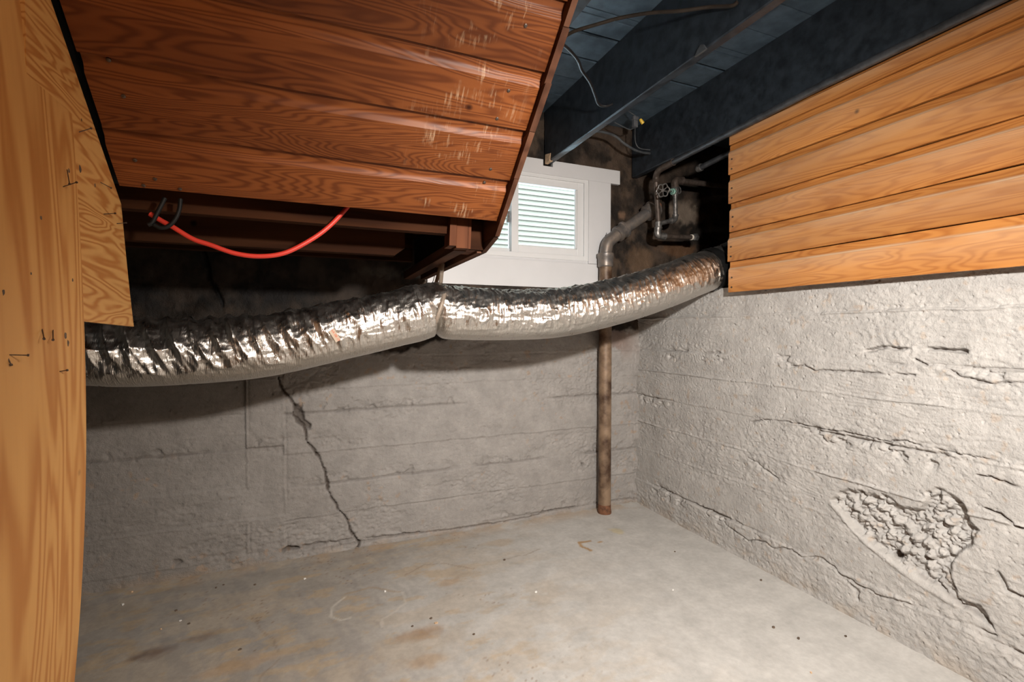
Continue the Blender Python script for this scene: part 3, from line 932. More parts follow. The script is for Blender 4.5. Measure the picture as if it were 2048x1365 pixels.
# outdoors: neighbour's lap siding and the ground between
box('ground_outside', M['ground'], None, -8, 12, 2.97, 7.4, 1.30, 1.46)['kind'] = 'structure'
nb = empty('neighbouring_house', (1.5, 6.6, 1.46), 'cream lap-sided house wall seen through the window panes', 'house')
lapm = None
ex = 0.078
for k in range(54):
    z0 = 1.46 + k * ex
    if lapm is None:
        b = MB().prism([Vector((0, 6.590, 0)), Vector((0, 6.62, ex + .004)), Vector((0, 6.635, ex + .006)), Vector((0, 6.625, 0))], (-5, 0, 0), (9, 0, 0))
        o = b.build('lap_board', M['lap'], nb)
        lapm = o
        c0 = ORG[o] - Vector((0, 0, 0))
        ORG[o] = c0 + Vector((0, 0, z0)); o.location = ORG[o] - ORG[nb]
    else:
        o = lapm.copy()
        COL.objects.link(o)
        o.location = lapm.location + Vector((0, 0, k * ex))

# ================================================================== staircase underside
st = empty('staircase', (0.05, 1.5, 1.48), 'reddish-brown wooden stair soffit of wide planks sloping down from the upper left', 'staircase')
TH = math.atan(0.884)
su = Vector((0, -math.cos(TH), math.sin(TH)))
sn = Vector((0, -math.sin(TH), -math.cos(TH)))
S0 = Vector((0, 1.416, CAM_H + .441))            # upper edge of the flat of the lowest board
SX0, SX1 = -0.449, 0.570
EXP = 0.1622
def siding_profile(e, flat, t=.020, cove=.011, n=7, gap=.0028):
    """(s, depth) outline of one drop-siding board; depth 0 is its face"""
    pts = [(0.0, -.0005), (0.0015, 0.0), (flat - .001, 0.0)]
    wdt = e * .12
    for k in range(1, n + 1):
        a = k / n
        pts.append((flat + wdt * a, -cove * math.sin(a * math.pi / 2)))
    pts += [(e - gap, -cove - .0005), (e - gap, -t), (0.0, -t)]
    return pts
def siding_board(name, parent, mat, O, along, u, n, x0, x1, e, flat, segs=1, wob=0.0):
    prof = siding_profile(e, flat)
    v = []; f = []
    m = len(prof)
    for i in range(segs + 1):
        l = x0 + (x1 - x0) * i / segs
        w = random.uniform(-wob, wob) if 0 < i < segs else 0
        for (s, d) in prof:
            v.append(O + along * l + u * (s + (w if s < .01 else 0)) + n * (d + w * .5))
    for i in range(segs):
        for k in range(m):
            k2 = (k + 1) % m
            f.append([i * m + k, (i + 1) * m + k, (i + 1) * m + k2, i * m + k2])
    f.append(list(range(m))); f.append([segs * m + k for k in range(m)][::-1])
    o = mesh_obj(name, v, f, mat, parent, True, 25)
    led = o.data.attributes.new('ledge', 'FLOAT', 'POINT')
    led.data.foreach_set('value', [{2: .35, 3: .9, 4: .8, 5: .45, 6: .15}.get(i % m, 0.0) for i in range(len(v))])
    return o
nail_src = None
def nail_head(parent, pos, nrm, r=.0045):
    global nail_src
    if nail_src is None:
        b = MB().tube([(0, 0, -.002), (0, 0, .0015), (0, 0, .0022)], [1 * .0045, .0045, .0034], 10)
        o = b.build('nail', M['nail'], parent, True)
        nail_src = o.data
        o.rotation_mode = 'QUATERNION'
    else:
        o = bpy.data.objects.new('nail', nail_src)
        COL.objects.link(o); o.parent = parent
        o.rotation_mode = 'QUATERNION'
    o.rotation_quaternion = Vector((0, 0, 1)).rotation_difference(nrm)
    o.location = pos - ORG[parent]
    return o
boards = []
for k in range(9):
    flat = .122
    O = S0 + su * (-flat + k * EXP)
    if k == 0:
        # the lowest board is ripped narrower
        O = S0 + su * (-.114)
        b = siding_board('siding_board', st, M['stair'], O, Vector((1, 0, 0)), su, sn, SX0 + random.uniform(-.003, .004), SX1, EXP - .008, .114, 10, .0012)
    else:
        b = siding_board('siding_board', st, M['stair'], O + sn * random.uniform(-.001, .001), Vector((1, 0, 0)), su, sn, SX0 + random.uniform(-.004, .004), SX1, EXP, flat, 10, .0008)
    boards.append(b)
def on_stair(px, py):
    d = CR @ Vector(((px - 1024.0) / F_PX, -(py - 682.5) / F_PX, -1.0))
    c = Vector((0, 0, CAM_H))
    t = (S0 - c).dot(sn) / d.dot(sn)
    return c + d * t
for px, py in ((1051, 51), (1017, 181), (994, 237), (981, 338), (970, 368), (270, 320), (287, 371), (247, 192), (215, 123), (310, 358), (360, 378)):
    q = on_stair(px, py)
    s = (q - S0).dot(su)
    k = min(8, max(0, int(math.floor((s + .122) / EXP))))
    fl = s - (k * EXP)
    off = 0.0 if fl < 0 else -.009
    nail_head(boards[k], q + sn * (off + .001), sn, .006)

# side boards: horizontal sheathing whose lower ends show as a ragged strip
zj = [CAM_H + a for a in (.284, .318, .465, .565, .655, .745, .81, .90, 1.0, 1.1, 1.2, 1.355)]
def slope_y(z, off):
    """Y of the line parallel to the boards, off metres below their face"""
    q = S0 + sn * off
    return q.y + (z - q.z) * (su.y / su.z)
for a, b in zip(zj[:-1], zj[1:]):
    off = .020 + random.uniform(-.004, .004)
    y0, y1 = slope_y(a, off), slope_y(b, off)
    if a < CAM_H + .30:
        y0 = slope_y(a, -.03) + .02
        y1 = slope_y(b, off)
    pts = [Vector((0, y0 + .001, a + .0008)), Vector((0, y1, b - .0008)), Vector((0, 2.66, b - .0008)), Vector((0, 2.66, a + .0008))]
    MB().prism(pts, (SX1 + .001, 0, 0), (SX1 + .018 + random.uniform(-.002, .002), 0, 0)).build('side_board', M['framing_y'], st)
# black board added behind the plywood to keep the slit dark
q0 = S0 + su * (-.13) - sn * .030; q1 = S0 + su * 1.25 - sn * .030
MB().prism([q0, q1, q1 - sn * .22, q0 - sn * .22], (-.55, 0, 0), (-.462, 0, 0)).build('dark_backing', M['black'], st)
# landing frame
hd1 = box('landing_header', M['framing'], st, -1.2, .436, 1.610, 1.650, CAM_H + .333, CAM_H + .50)
b = MB().prism([Vector((-1.2, 0, CAM_H + .284)), Vector((.285, 0, CAM_H + .284)), Vector((.325, 0, CAM_H + .315)), Vector((.325, 0, CAM_H + .43)), Vector((-1.2, 0, CAM_H + .43))], (0, 1.85, 0), (0, 1.89, 0))
b.build('landing_header', M['framing'], st)
box('landing_header', M['framing'], st, -1.2, .44, 2.30, 2.34, CAM_H + .33, CAM_H + .50)
for k in range(8):
    y0 = 1.60 + k * .134
    box('landing_board', M['framing'], st, -1.2, SX1, y0, y0 + .130, CAM_H + .505, CAM_H + .53)
def lean_box(x0, x1, y0, y1, z0, z1, lx):
    pts = [Vector((x0 + lx, 0, z0)), Vector((x1 + lx, 0, z0)), Vector((x1, 0, z1)), Vector((x0, 0, z1))]
    return MB().prism(pts, (0, y0, 0), (0, y1, 0))
lean_box(.438, .4625, 1.585, 1.655, CAM_H + .289, CAM_H + .505, -.010).build('post', M['post'], st, bevel=.001)
lean_box(.4635, .5050, 1.590, 1.630, CAM_H + .283, CAM_H + .505, -.010).build('post', M['post'], st, bevel=.001)
lean_box(.5060, .5160, 1.592, 1.632, CAM_H + .283, CAM_H + .505, -.010).build('post', M['post'], st)
box('backing_board', M['framing'], st, .517, .570, 1.640, 1.655, CAM_H + .29, CAM_H + .505)
box('bottom_plate', M['framing_y'], st, .458, .503, 1.632, 2.655, CAM_H + .280, CAM_H + .320, .001)
box('bottom_plate', M['framing_y'], st, .552, .569, 1.66, 2.655, CAM_H + .282, CAM_H + .320)
box('plate_block', M['post'], st, .504, .551, 1.66, 1.76, CAM_H + .290, CAM_H + .32)
box('plate_block', M['post'], st, .504, .551, 2.10, 2.17, CAM_H + .290, CAM_H + .32)
box('inner_panel', M['black'], st, .520, .530, 1.76, 2.66, CAM_H + .322, CAM_H + .50)

# ================================================================== wooden plank cladding on the right wall
XS = 2.000
sd = empty('plank_cladding', (XS, 1.0, 1.397), 'honey-brown varnished plank cladding fixed above the grey concrete wall', 'wood cladding')
zb = [1.397, 1.557, 1.709, 1.858, 2.008, 2.160, 2.228]
for k in range(6):
    e = zb[k + 1] - zb[k]
    yend = 1.868 + (-.003, .004, -.006, .002, .004, 0)[k]
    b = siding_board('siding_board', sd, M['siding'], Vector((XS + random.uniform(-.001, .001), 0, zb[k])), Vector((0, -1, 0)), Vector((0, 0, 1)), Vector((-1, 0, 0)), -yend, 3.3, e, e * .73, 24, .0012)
    if k < 5:
        for q in (.025, .075):
            nail_head(b, Vector((XS - .0008, yend - .022, zb[k] + q)), Vector((-1, 0, 0)))
box('furring_strip', M['framing'], sd, 2.020, 2.048, .30, .36, 1.46, 2.23)

# ================================================================== plywood sheets on the left
def stair_z(y): return S0.z + (S0.y - y) * .884
def ply_sheet(name, label, mat, ys_bottom, ys_top, z0, xf, thick, group=None, topgap=.008, ztopmax=2.55, y_in=-3.3):
    """sheet in the YZ plane; far edge runs from ys_bottom (at z0) to ys_top"""
    nz = 48
    ny = 26
    v = []; f = []
    for side in (0, 1):
        for i in range(ny + 1):
            for j in range(nz + 1):
                t = j / nz
                # far edge position at this height fraction
                a = (i / ny) ** .5
                yf = ys_bottom + (ys_top - ys_bottom) * t
                y = y_in + (yf - y_in) * a
                zt = min(ztopmax, stair_z(y) - topgap)
                zz0 = z0(y) if callable(z0) else z0
                z = zz0 + (zt - zz0) * t
                v.append((xf(z) - side * thick, y, z))
    m = (ny + 1) * (nz + 1)
    for i in range(ny):
        for j in range(nz):
            a = i * (nz + 1) + j
            q = [a, a + nz + 1, a + nz + 2, a + 1]
            f.append(q); f.append([m + c for c in q][::-1])
    for j in range(nz):
        a = ny * (nz + 1) + j
        f.append([a, m + a, m + a + 1, a + 1])
        a = j
        f.append([a + 1, m + a + 1, m + a, a])
    for i in range(ny):
        a = i * (nz + 1)
        f.append([a, m + a, m + a + nz + 1, a + nz + 1])
        a = i * (nz + 1) + nz
        f.append([a + nz + 1, m + a + nz + 1, m + a, a])
    o = mesh_obj(name, v, f, mat, None, True, 30)
    return tag(o, label, 'plywood', group)
def bowx(z):
    return -.445 - (.070 if z < 1.1 else .045) * (z - 1.1) ** 2
big = ply_sheet('plywood_sheet', 'tall bowed plywood sheet with vertical grain standing at the left edge', M['ply'], 1.268, 1.268, 0.002, bowx, .012, 'plywood closing the space under the stairs')
small = ply_sheet('plywood_sheet', 'small plywood offcut with wavy sideways grain behind the tall sheet, above the duct', M['ply2'], 1.612, 1.535, lambda y: 1.222 - .012 * (y - 1.2) / .4, lambda z: -.4585, .012, 'plywood closing the space under the stairs', topgap=.010, y_in=1.10)

def nail_rod(parent, p0, p1, r=.0009, head=True):
    p0 = Vector(p0); p1 = Vector(p1)
    b = MB().tube([p0, p1], r, 8)
    if head:
        d = (p1 - p0).normalized()
        b.tube([p1 - d * .001, p1 + d * .0015], r * 2.3, 8)
    return b.build('nail', M['nail'], parent, True)
def on_ply(px, py, x=-.452):
    return P(px, py, X=x)
# bent and straight nails left in the plywood
for a, bb, pr, dx in (((88, 655), (88, 678), big, .012), ((110, 657), (106, 680), big, .012), ((18, 710), (56, 711), big, .02), ((18, 710), (22, 730), big, .004), ((119, 744), (134, 741), big, .012),
                      ((130, 374), (153, 365), big, .02), ((138, 340), (139, 368), big, .004), ((157, 266), (182, 257), small, .016), ((200, 363), (222, 376), small, .016), ((205, 429), (230, 427), small, .012), ((232, 448), (252, 446), small, .012)):
    p0 = on_ply(*a, x=bowx(1.2) if pr is big else -.4585)
    p1 = on_ply(*bb, x=(bowx(1.2) if pr is big else -.4585) + dx)
    nail_rod(pr, p0 + Vector((-.003, 0, 0)), p1)

for px, py, r in ((82, 436, .0028), (7, 585, .0034), (62, 548, .0018), (145, 561, .0024), (138, 342, .003), (160, 338, .005), (136, 686, .004), (131, 672, .0045), (163, 240, .002), (190, 371, .003)):
    pr = small if px > 155 else big
    p0 = on_ply(px, py, x=-.4585 if pr is small else -.446)
    xf = -.4585 if pr is small else bowx(p0.z)
    p0 = on_ply(px, py, x=xf)
    pts = [Vector((0, p0.y + math.cos(t) * r * random.uniform(.7, 1.3), p0.z + math.sin(t) * r * random.uniform(1.0, 1.9))) for t in [2 * math.pi * k / 9 for k in range(9)]]
    MB().prism(pts, (xf - .002, 0, 0), (xf + .0004, 0, 0)).build('nail_hole', M['chip'], pr)

# ================================================================== flexible duct
def build_duct():
    tb = [(150, 646, 757), (230, 645, 768), (320, 644, 770), (460, 636, 764), (560, 624, 752), (700, 598, 719), (800, 579, 692), (862, 566, 674),
          (900, 570, 682), (1000, 575, 685), (1100, 576, 680), (1200, 560, 663), (1300, 534, 633), (1400, 506, 588), (1452, 494, 565)]
    Yc = 1.98
    path = []
    for px, t, b in tb:
        y = Yc + (.06 * max(0, (px - 1250) / 200.0))
        a = P(px, (t + b) / 2, Y=y)
        path.append(Vector((a.x, y, a.z)))
    path = [path[0] + Vector((-.9, .02, .05)), path[0] + Vector((-.4, .0, .02))] + path + [path[-1] + Vector((.22, .05, .07)), path[-1] + Vector((.55, .10, .10))]
    sp = smooth_path(path, 40)
    pts = np.array([tuple(p) for p in sp])
    ds = np.r_[0, np.cumsum(np.linalg.norm(np.diff(pts, axis=0), axis=1))]
    n = int(ds[-1] / .0038)
    sv = np.linspace(0, ds[-1], n)
    C = np.stack([np.interp(sv, ds, pts[:, k]) for k in range(3)], 1)
    T = np.gradient(C, axis=0); T /= np.linalg.norm(T, axis=1)[:, None]
    m = 168
    th = np.linspace(0, 2 * np.pi, m, endpoint=False)
    up = np.array([0, 0, 1.0])
    B = np.cross(T, up); B /= np.linalg.norm(B, axis=1)[:, None]      # towards the viewer side (-Y)
    U = np.cross(B, T)
    s2, t2 = np.meshgrid(sv, th, indexing='ij')
    X2 = np.repeat(C[:, 0][:, None], m, 1)
    R0 = .1135
    # how slack the jacket is: taut below, gathered in front and on top
    dn = np.cos(t2 + np.pi / 2)            # placeholder, replaced below
    cz = np.sin(t2)                          # +1 top, -1 bottom
    cf = np.cos(t2)                          # +1 towards viewer
    slack = sstep(-.80, -.25, cz)
    leftness = sstep(.35, -.45, X2)
    cth = np.cos(t2); sth = np.sin(t2)
    # gathers: ridged folds running round the duct
    warp = .05 * (fbm(cth * 1.5 + 5, s2 * 3, 1.0, 3, 501) - .5) + .03 * leftness * cz
    f1 = np.abs(2 * vnoise((s2 + warp) * 42, (cth + 2 * sth) * 1.1 + 9, 502) - 1)
    f2 = np.abs(2 * vnoise((s2 + warp * 1.6) * 88, (sth * 2.4 + cth) * 1.4 + 3, 503) - 1)
    f3 = np.abs(2 * vnoise((s2 + warp) * 19, (sth + cth) * 1.4 + 1, 504) - 1)
    folds = .0062 * (1 - f1) ** 2.2 + .0046 * (1 - f2) ** 1.6 + (.004 + .014 * leftness) * (1 - f3) ** 2.2
    dome = (fbm(s2, cth * .6 + sth * .35, 7, 3, 505) - .5) * .010
    gate = .35 + .9 * fbm(s2 + 3, (sth + cth) * .3, 6, 3, 506)
    fac = worley(s2 * 1.0 + .2 * cth, sth * .35 + cth * .2, 26, 507)[0]
    r = R0 + dome * (.3 + .7 * slack) + slack * gate * (folds - .006) - .0030 * (fac - .45) * (.25 + .75 * slack)
    # wide collapsed pleats at the far left, front upper half
    pl = np.abs(((s2 * 17 + .9 * cz + .8 * vnoise(s2 * 3, cz * 0 + .5, 508)) % 1) * 2 - 1)
    r += leftness * sstep(-.55, 0, cz) * .016 * (pl ** 1.6 - .5)
    # sag: slightly flattened at the bottom, pinched where the strap carries it
    xs = 0.462
    pin = np.exp(-((X2 - xs - .07 * cz * -1 * .35) / .020) ** 2)
    r -= pin * (.022 * sstep(.35, -.6, cz) + .010)
    r += np.exp(-((X2 - xs + .075) / .05) ** 2) * .004
    V = C[:, None, :] + B[:, None, :] * (cf * r)[..., None] + U[:, None, :] * (cz * r)[..., None]
    i, j = np.meshgrid(np.arange(n - 1), np.arange(m), indexing='ij')
    a = i * m + j; b = i * m + (j + 1) % m
    F = np.stack([a, a + m, b + m, b], -1).reshape(-1, 4)
    return V.reshape(-1, 3), F, C, r, sv
DV, DF, DC, Dr, Dsv = build_duct()
duct = empty('flexible_duct', tuple(DC[len(DC) // 2]), 'crinkled silver foil flexible duct sagging across the room below the window', 'duct')
c = (DV.min(0) + DV.max(0)) / 2
me = bpy.data.meshes.new('foil_jacket')
me.vertices.add(len(DV)); me.vertices.foreach_set('co', (DV - c).astype(np.float32).ravel())
me.loops.add(len(DF) * 4); me.loops.foreach_set('vertex_index', DF.astype(np.int32).ravel())
me.polygons.add(len(DF)); me.polygons.foreach_set('loop_start', np.arange(0, len(DF) * 4, 4, dtype=np.int32))
me.update(calc_edges=True); me.validate()
me.materials.append(M['foil']); me.shade_smooth()
fo = bpy.data.objects.new('foil_jacket', me)
link(fo, duct, c)
# dark collar where the duct enters the crawl space
ci = int(np.argmin(np.abs(DC[:, 0] - 2.02)))
tdir = Vector(DC[ci + 4] - DC[ci - 4]).normalized()
cc = Vector(DC[ci])
MB().tube([cc - tdir * .012, cc + tdir * .02, cc + tdir * .05], [.119, .121, .119], 40, cap=False).build('collar_tape', M['rubber'], duct, True)

# printed date label stuck on the foil
def duct_frame(px, py):
    """nearest duct surface vertex seen at a pixel, with outward normal"""
    d = (CR @ Vector(((px - 1024.0) / F_PX, -(py - 682.5) / F_PX, -1.0))).normalized()
    c0 = np.array([0, 0, CAM_H]); dv = np.array(d)
    rel = DV - c0
    t = rel @ dv
    dist = np.linalg.norm(rel - t[:, None] * dv, axis=1)
    k = np.where(dist < .006)[0]
    k = k[np.argmin(t[k])]
    i = k // 168
    nrm = Vector(DV[k] - DC[i]).normalized()
    tan = Vector(DC[min(i + 5, len(DC) - 1)] - DC[max(i - 5, 0)]).normalized()
    return Vector(DV[k]), nrm, tan
pos, nrm, tan = duct_frame(672, 672)
bn = nrm.cross(tan).normalized()
ax = (bn * -1 + tan * .33).normalized()       # reading direction runs downwards
if ax.z > 0: ax = -ax
ay = nrm.cross(ax).normalized()
pos = pos + nrm * .006
lab = MB().prism([pos + ax * a + ay * b for a, b in ((-.024, -.010), (.024, -.010), (.024, .010), (-.024, .010))], nrm * -.003, nrm * .0006).build('label_tag', M['label'], duct)
cu = bpy.data.curves.new('lettering', 'FONT')
cu.body = 'AA 08-10'
cu.size = .0125
cu.align_x = 'CENTER'; cu.align_y = 'CENTER'
cu.extrude = .0002
to = bpy.data.objects.new('lettering_src', cu)
COL.objects.link(to)
bpy.context.view_layer.update()
tm = bpy.data.meshes.new_from_object(to.evaluated_get(bpy.context.evaluated_depsgraph_get()))
bpy.data.objects.remove(to)
tm.materials.clear(); tm.materials.append(M['print'])
mt = Matrix((ax, ay, nrm)).transposed().to_4x4()
tm.transform(mt)
lo = bpy.data.objects.new('lettering', tm)
lo.parent = lab
COL.objects.link(lo)
lo.location = pos + nrm * .0009 + ay * .002 - ORG[lab]

# strap that carries the duct from the landing plate
i0 = int(np.argmin(np.abs(DC[:, 0] - .462)))
c0 = Vector(DC[i0]); R = .1185
top = Vector((.505, 1.985, CAM_H + .282))
sp = [top + Vector((0, -.008, 0))]
for k in range(31):
    a = math.radians(80) + k / 30.0 * math.radians(200)
    sp.append(Vector((c0.x + .034 * math.sin(a) + .004, c0.y + (R - .002) * math.cos(a), c0.z + (R - .012) * math.sin(a))))
for k in range(1, 8):
    a = math.radians(280) + k / 7.0 * math.radians(90)
    sp.append(Vector((c0.x + .034 * math.sin(a) + .004, c0.y + R * math.cos(a), c0.z + R * math.sin(a))))
sp.append(top + Vector((0.004, .03, 0)))
v = []; f = []
hw = .0085
for k, p in enumerate(sp):
    v += [p + Vector((-hw, 0, 0)), p + Vector((hw, 0, 0))]
    if k: f.append([2 * k - 2, 2 * k - 1, 2 * k + 1, 2 * k])
stp = mesh_obj('hanger_strap', v, f, M['strap'], None, True)
so = stp.modifiers.new('solid', 'SOLIDIFY'); so.thickness = .0012; so.offset = 1
tag(stp, 'thin metal hanger strap looped under the foil duct from the stair landing', 'strap')
w2 = MB().tube(smooth_path([P(869, 552, Y=2.1), P(867, 560, Y=2.1), P(864, 568, Y=2.08)], 4), .0015, 6).build('hanger_wire', M['strap'])
tag(w2, 'short wire end hanging behind the strap in front of the white apron', 'wire')

# ================================================================== drain pipe
dp = empty('drain_pipe', (1.747, 2.63, 0), 'old cast-iron drain pipe rising from the floor corner to an angled cleanout beside the window', 'pipe')
YP = 2.625
def Q(px, py): return P(px, py, Y=YP)
base = P(1209, 1027, Z=0.0); top = Q(1212, 533)
bx = (base.x + top.x) / 2
z_h0, z_h1 = Q(1212, 533).z, Q(1212, 507).z
pv = MB().tube([(bx, YP, 0.0), (bx, YP, .05), (bx, YP, .6), (bx, YP, 1.1), (bx, YP, z_h0 + .01)], .0415, 28)
pv.build('pipe_shaft', M['rustpipe'], dp, True)
MB().tube([(bx, YP, z_h0 - .006), (bx, YP, z_h0), (bx, YP, z_h0 + .052), (bx, YP, z_h0 + .058), (bx, YP, z_h1 - .004), (bx, YP, z_h1)], [.044, .050, .050, .054, .054, .050], 28).build('hub', M['iron'], dp, True)
# elbow, collars, branch, cleanout
e0 = Vector((bx, YP, z_h1 - .01))
b_end = Q(1305, 417) + Vector((0, -.035, 0)); b_start = Q(1237, 467) + Vector((0, -.008, 0))
dirb = (b_end - b_start).normalized()
el = smooth_path([e0, e0 + Vector((.004, 0, .035)), e0 + Vector((.022, -.002, .085)), b_start - dirb * .01, b_start + dirb * .03], 8)
MB().tube(el, .0405, 28).build('elbow', M['iron'], dp, True)
def rings(name, p, d, prof, mat, parent, seg=28):
    return MB().tube([p + d * a for a, r in prof], [r for a, r in prof], seg).build(name, mat, parent, True)
rings('hub', b_start, dirb, [(-.022, .042), (-.018, .052), (.0, .053), (.006, .049), (.036, .049), (.04, .056), (.052, .056), (.056, .046)], M['iron'], dp)
ln = (b_end - b_start).length
rings('branch', b_start, dirb, [(.03, .036), (.12, .037), (ln - .06, .039)], M['iron'], dp)
ln = (b_end - b_start).length
hb = rings('cleanout_hub', b_start, dirb, [(ln - .090, .040), (ln - .086, .054), (ln - .042, .055), (ln - .038, .061), (ln - .006, .061), (ln - .002, .054)], M['iron'], dp)
rings('cleanout_plug', b_start, dirb, [(ln - .01, .043), (ln + .014, .040), (ln + .016, .026), (ln + .030, .024), (ln + .031, .001)], M['rust'], dp, 20)
# corroded foot of the pipe
foot = MB()
foot.tube([(bx, YP, .0), (bx, YP, .012), (bx, YP, .03), (bx, YP, .06)], [.0445, .0455, .0425, .0418], 28)
foot.build('corroded_foot', M['rust'], dp, True)

# ================================================================== water pipes
YW = 2.45
def Wp(px, py, y=YW): return P(px, py, Y=y)
def fitting(parent, name, pts, r, mat, rc=None):
    """elbow with thickened collars"""
    rc = rc or r * 1.28
    pth = smooth_path(pts, 6)
    rr = [r * 1.18] * len(pth); rr[0] = rc; rr[1] = rc; rr[-1] = rc; rr[-2] = rc
    return MB().tube(pth, rr, 16).build(name, mat, parent, True)
R1 = 0.0165
mp = empty('supply_pipe', tuple(Wp(1313, 355)), 'long galvanised pipe slung under the dark joist above the plank wall', 'pipe')
p_near = P(1995, 0, X=1.958); p_mid = P(1640, 173, X=1.958); p_a = P(1340, 328, X=1.958)
MB().tube([p_a, p_mid, p_near, p_near + (p_near - p_mid) * 1.2], R1 * .95, 16).build('pipe_run', M['steelpipe'], mp, True)
fitting(mp, 'elbow', [p_a + (p_mid - p_a).normalized() * .03, p_a, Wp(1318, 341, 2.36), Wp(1312, 354, 2.40), Wp(1312, 366, 2.40)], R1, M['darkpipe'])
MB().tube([Wp(1312, 362, 2.40), Wp(1314, 400, 2.42), Wp(1317, 442, 2.44)], R1, 16).build('riser', M['darkpipe'], mp, True)

vp = empty('valve_pipe', tuple(Wp(1317, 447)), 'cluster of thin galvanised water pipes with a wheel valve right of the drain', 'pipe')
t0 = Wp(1317, 448, 2.445)
fitting(vp, 'tee', [t0 + Vector((0, 0, .012)), t0, t0 + Vector((0, 0, -.03))], R1 * 1.1, M['galv'])
e1 = Wp(1349, 440, 2.44)
MB().tube([t0, Wp(1325, 446, 2.44), e1], R1 * .85, 16).build('pipe', M['galv'], vp, True)
fitting(vp, 'elbow', [Wp(1342, 442, 2.44), Wp(1349, 439, 2.44), Wp(1351, 430, 2.44)], R1 * .95, M['galv'])
MB().tube([Wp(1351, 436, 2.44), Wp(1350, 386, 2.44)], R1 * .85, 16).build('pipe', M['galv'], vp, True)
rings('valve_body', Wp(1350, 393, 2.44), Vector((0, 0, 1)), [(0, .018), (.012, .021), (.02, .026), (.05, .026), (.058, .021), (.075, .018)], M['galv'], vp, 18)
fitting(vp, 'elbow', [Wp(1350, 376, 2.44), Wp(1351, 362, 2.44), Wp(1365, 362, 2.44)], R1 * 1.25, M['darkpipe'])
MB().tube([Wp(1362, 362, 2.44), Wp(1460, 374, 2.44), Wp(1520, 382, 2.44)], R1 * 1.05, 16).build('pipe', M['darkpipe'], vp, True)
vb = Wp(1350, 384, 2.44)
# bonnet, stem and six-spoke wheel
st0 = vb; st1 = Wp(1326, 381, 2.31)
dv_ = (st1 - st0).normalized()
rings('bonnet', st0, dv_, [(.015, .016), (.035, .018), (.038, .021), (.055, .021), (.058, .012), (.075, .010)], M['brass'], vp, 6)
MB().tube([st0 + dv_ * .06, st1 + dv_ * .004], .005, 10).build('stem', M['galv'], vp, True)
def wheel(name, c, d, R, parent):
    d = d.normalized()
    a = d.cross(Vector((0, 0, 1))).normalized(); b = d.cross(a)
    w = MB()
    ring = [c + a * ((R + .0035 * math.cos(6 * t)) * math.cos(t)) + b * ((R + .0035 * math.cos(6 * t)) * math.sin(t)) for t in [2 * math.pi * k / 48 for k in range(49)]]
    w.tube(ring, .0042, 8, cap=False)
    for k in range(6):
        t = math.pi / 3 * k + math.pi / 6
        w.tube([c, c + (a * math.cos(t) + b * math.sin(t)) * R * .95], .0032, 6)
    w.tube([c - d * .006, c + d * .006], .009, 12)
    return w.build(name, M['galv'], parent, True)
wheel('wheel_handle', st1, dv_, .036, vp)
c2 = Wp(1359, 381, 2.42)
MB().tube([c2 + Vector((math.cos(t) * .010, 0, math.sin(t) * .020)) for t in [math.radians(q) for q in range(-120, 121, 15)]], .0035, 8).build('handle_loop', M['galv'], vp, True)
# lower branch with union and white tape
l0 = Wp(1316, 456, 2.445); l1 = Wp(1318, 474, 2.44)
fitting(vp, 'elbow', [l0, Wp(1316, 470, 2.445), Wp(1330, 473.5, 2.44)], R1 * 1.15, M['galv'])
MB().tube([Wp(1327, 473, 2.44), Wp(1385, 475, 2.44)], R1 * .9, 16).build('pipe', M['darkpipe'], vp, True)
dx = (Wp(1385, 475, 2.44) - Wp(1327, 473, 2.44)).normalized()
rings('thread_tape', Wp(1383, 475, 2.44), dx, [(-.004, .0185), (.006, .0185)], M['tape'], vp, 16)
rings('union_nut', Wp(1385, 475, 2.44), dx, [(0, .021), (.006, .0255), (.034, .0255), (.040, .020)], M['galv'], vp, 6)

sb = empty('capped_pipe', tuple(P(1396, 338, Y=2.35)), 'short capped pipe stub poking out from behind the plank wall', 'pipe')
s0 = P(1398, 337, X=2.16); s1 = P(1460, 306, X=2.16)
ds_ = (s1 - s0).normalized()
MB().tube([s0, s1, s0 + ds_ * ((s0.y + 3.42) / -ds_.y)], .0165, 16).build('pipe', M['steelpipe'], sb, True)
rings('cap', s0, ds_, [(-.016, .012), (-.012, .019), (.002, .0225), (.020, .0225), (.022, .018)], M['galv'], sb, 18)

# ================================================================== cables and wiring
def cable(name, pts, r, mat, label, flat=1.0, cat='cable'):
    o = MB().tube(smooth_path(pts, 8), r, 10, flat=flat).build(name, mat, None, True)
    return tag(o, label, cat)
cable('red_cable', [P(300, 428, Y=1.575), P(325, 443, Y=1.575), P(345, 454, Y=1.572), P(385, 478, Y=1.57), P(420, 490, Y=1.57), P(470, 507, Y=1.57), P(520, 513, Y=1.57), P(570, 506, Y=1.57), P(620, 481, Y=1.575), P(655, 456, Y=1.58), P(684, 427, Y=1.59), P(705, 402, Y=1.60)],
      .0068, M['red'], 'bright red cable drooping below the lowest stair board')
for k, (pts, lab_) in enumerate((
        ([(330, 396), (322, 412), (313, 430), (304, 446), (296, 450)], 'left of two black rubber loops holding the red cable'),
        ([(361, 398), (359, 418), (351, 438), (338, 452), (322, 456), (308, 450)], 'right of two black rubber loops holding the red cable'))):
    cable('rubber_loop', [P(a, b, Y=1.553) for a, b in pts], .0055, M['rubber'], lab_, 1.0, 'cord')
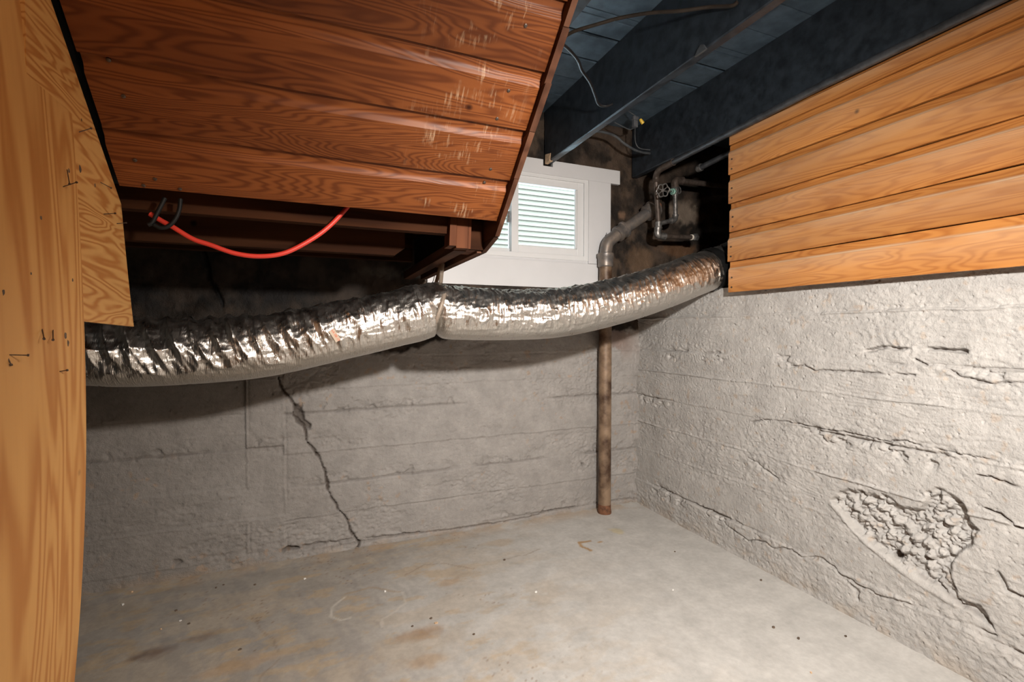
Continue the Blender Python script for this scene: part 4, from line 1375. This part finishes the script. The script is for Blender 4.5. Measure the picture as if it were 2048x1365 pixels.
# brown cable crossing the floor boards and over the middle joist
cable('ceiling_cable', [P(1128, 74, X=.86), P(1150, 62, X=.92), P(1190, 50, X=1.0), P(1240, 36, X=1.08), P(1300, 26, X=1.16), P(1360, 22, X=1.23), P(1420, 14, X=1.30), P(1462, 12, X=1.325), P(1475, 4, X=1.330)],
      .0065, M['cable_brown'], 'brown cable strung across the dark ceiling boards beside the stairs', 1.0)
cable('ceiling_cable', [P(1118, 85, X=.84), P(1135, 97, X=.90), P(1155, 120, X=.99), P(1163, 140, X=1.05), P(1180, 165, X=1.14), P(1190, 190, X=1.22), P(1197, 208, X=1.27), P(1210, 213, X=1.31), P(1226, 208, X=1.336)],
      .0075, M['cable'], 'glossy black cable looping from the stairs into the middle joist', .7)
cable('ceiling_cable', [P(1180, 262, Y=2.45), P(1205, 264, Y=2.45), P(1230, 272, Y=2.45), P(1250, 288, Y=2.45), P(1270, 300, Y=2.46), P(1290, 306, Y=2.48), P(1320, 308, Y=2.55)],
      .0075, M['cable_grey'], 'grey cable dipping below the middle joist towards the corner')
jc = empty('wire_connector', tuple(P(1270, 262, Y=2.42)), 'small grey wire connector with a yellow twist nut dangling by the middle joist', 'wiring')
a = P(1270, 245, Y=2.42)
MB().box(a.x - .015, a.x + .015, a.y - .010, a.y + .012, a.z - .030, a.z + .012).box(a.x - .019, a.x + .017, a.y - .012, a.y + .008, a.z + .012, a.z + .034).build('connector_body', M['plastic'], jc, bevel=.002)
yn0 = P(1280, 238, Y=2.40); yn1 = P(1286, 247, Y=2.40)
MB().tube([yn0, yn0 + (yn1 - yn0) * .25, yn1], [.006, .0095, .0115], 12).build('twist_nut', M['yellow'], jc, True)
for pts in (([(1257, 223), (1268, 230), (1277, 237)], 2.41), ([(1229, 245), (1243, 252), (1258, 259), (1264, 258), (1270, 255)], 2.42), ([(1270, 255), (1270, 275), (1272, 288), (1280, 297), (1300, 300)], 2.43)):
    MB().tube(smooth_path([P(x_, y_, Y=pts[1]) for x_, y_ in pts[0]], 6), .0032, 8).build('wire', M['cable_grey'], jc, True)

# ================================================================== small debris on the floor
rng = random.Random(3)
chips = [((1350, 1104), 'chip'), ((1072, 1184), 'chipw'), ((609, 1158), 'chipw'), ((770, 1183), 'chipw'), ((1346, 1180), 'chipw'), ((825, 1253), 'chip'), ((872, 1247), 'bare'), ((862, 1237), 'chip'), ((1547, 1255), 'chip'), ((1597, 1277), 'chip'),
         ((1522, 1161), 'chip'), ((1009, 1120), 'chip'), ((378, 1248), 'chip'), ((322, 1259), 'bare'), ((360, 1242), 'chipw'), ((246, 1209), 'chipw'), ((264, 1184), 'bare'), ((432, 1176), 'chip'), ((447, 1170), 'chip'), ((352, 1222), 'chip'), ((948, 1269), 'chip'), ((1691, 1273), 'chip'), ((1622, 1346), 'bare'), ((480, 1300), 'chip'), ((510, 1170), 'chip')]
for (px, py), mk in chips:
    p = P(px, py, Z=0.003)
    n = rng.choice((5, 6))
    r = rng.uniform(.0035, .0065)
    pts = [p + Vector((math.cos(2 * math.pi * k / n) * r * rng.uniform(.6, 1.3), math.sin(2 * math.pi * k / n) * r * rng.uniform(.5, 1.0), 0)) for k in range(n)]
    o = MB().prism(pts, (0, 0, -.004), (0, 0, rng.uniform(.0015, .003))).build('debris_chip', M[mk])
    tag(o, {'chip': 'tiny dark crumb lying on the grey concrete floor', 'chipw': 'tiny white paint flake lying on the grey concrete floor', 'bare': 'tiny tan wood splinter lying on the grey concrete floor'}[mk], 'debris', {'chip': 'dark crumbs on the floor', 'chipw': 'white flakes on the floor', 'bare': 'wood splinters on the floor'}[mk])
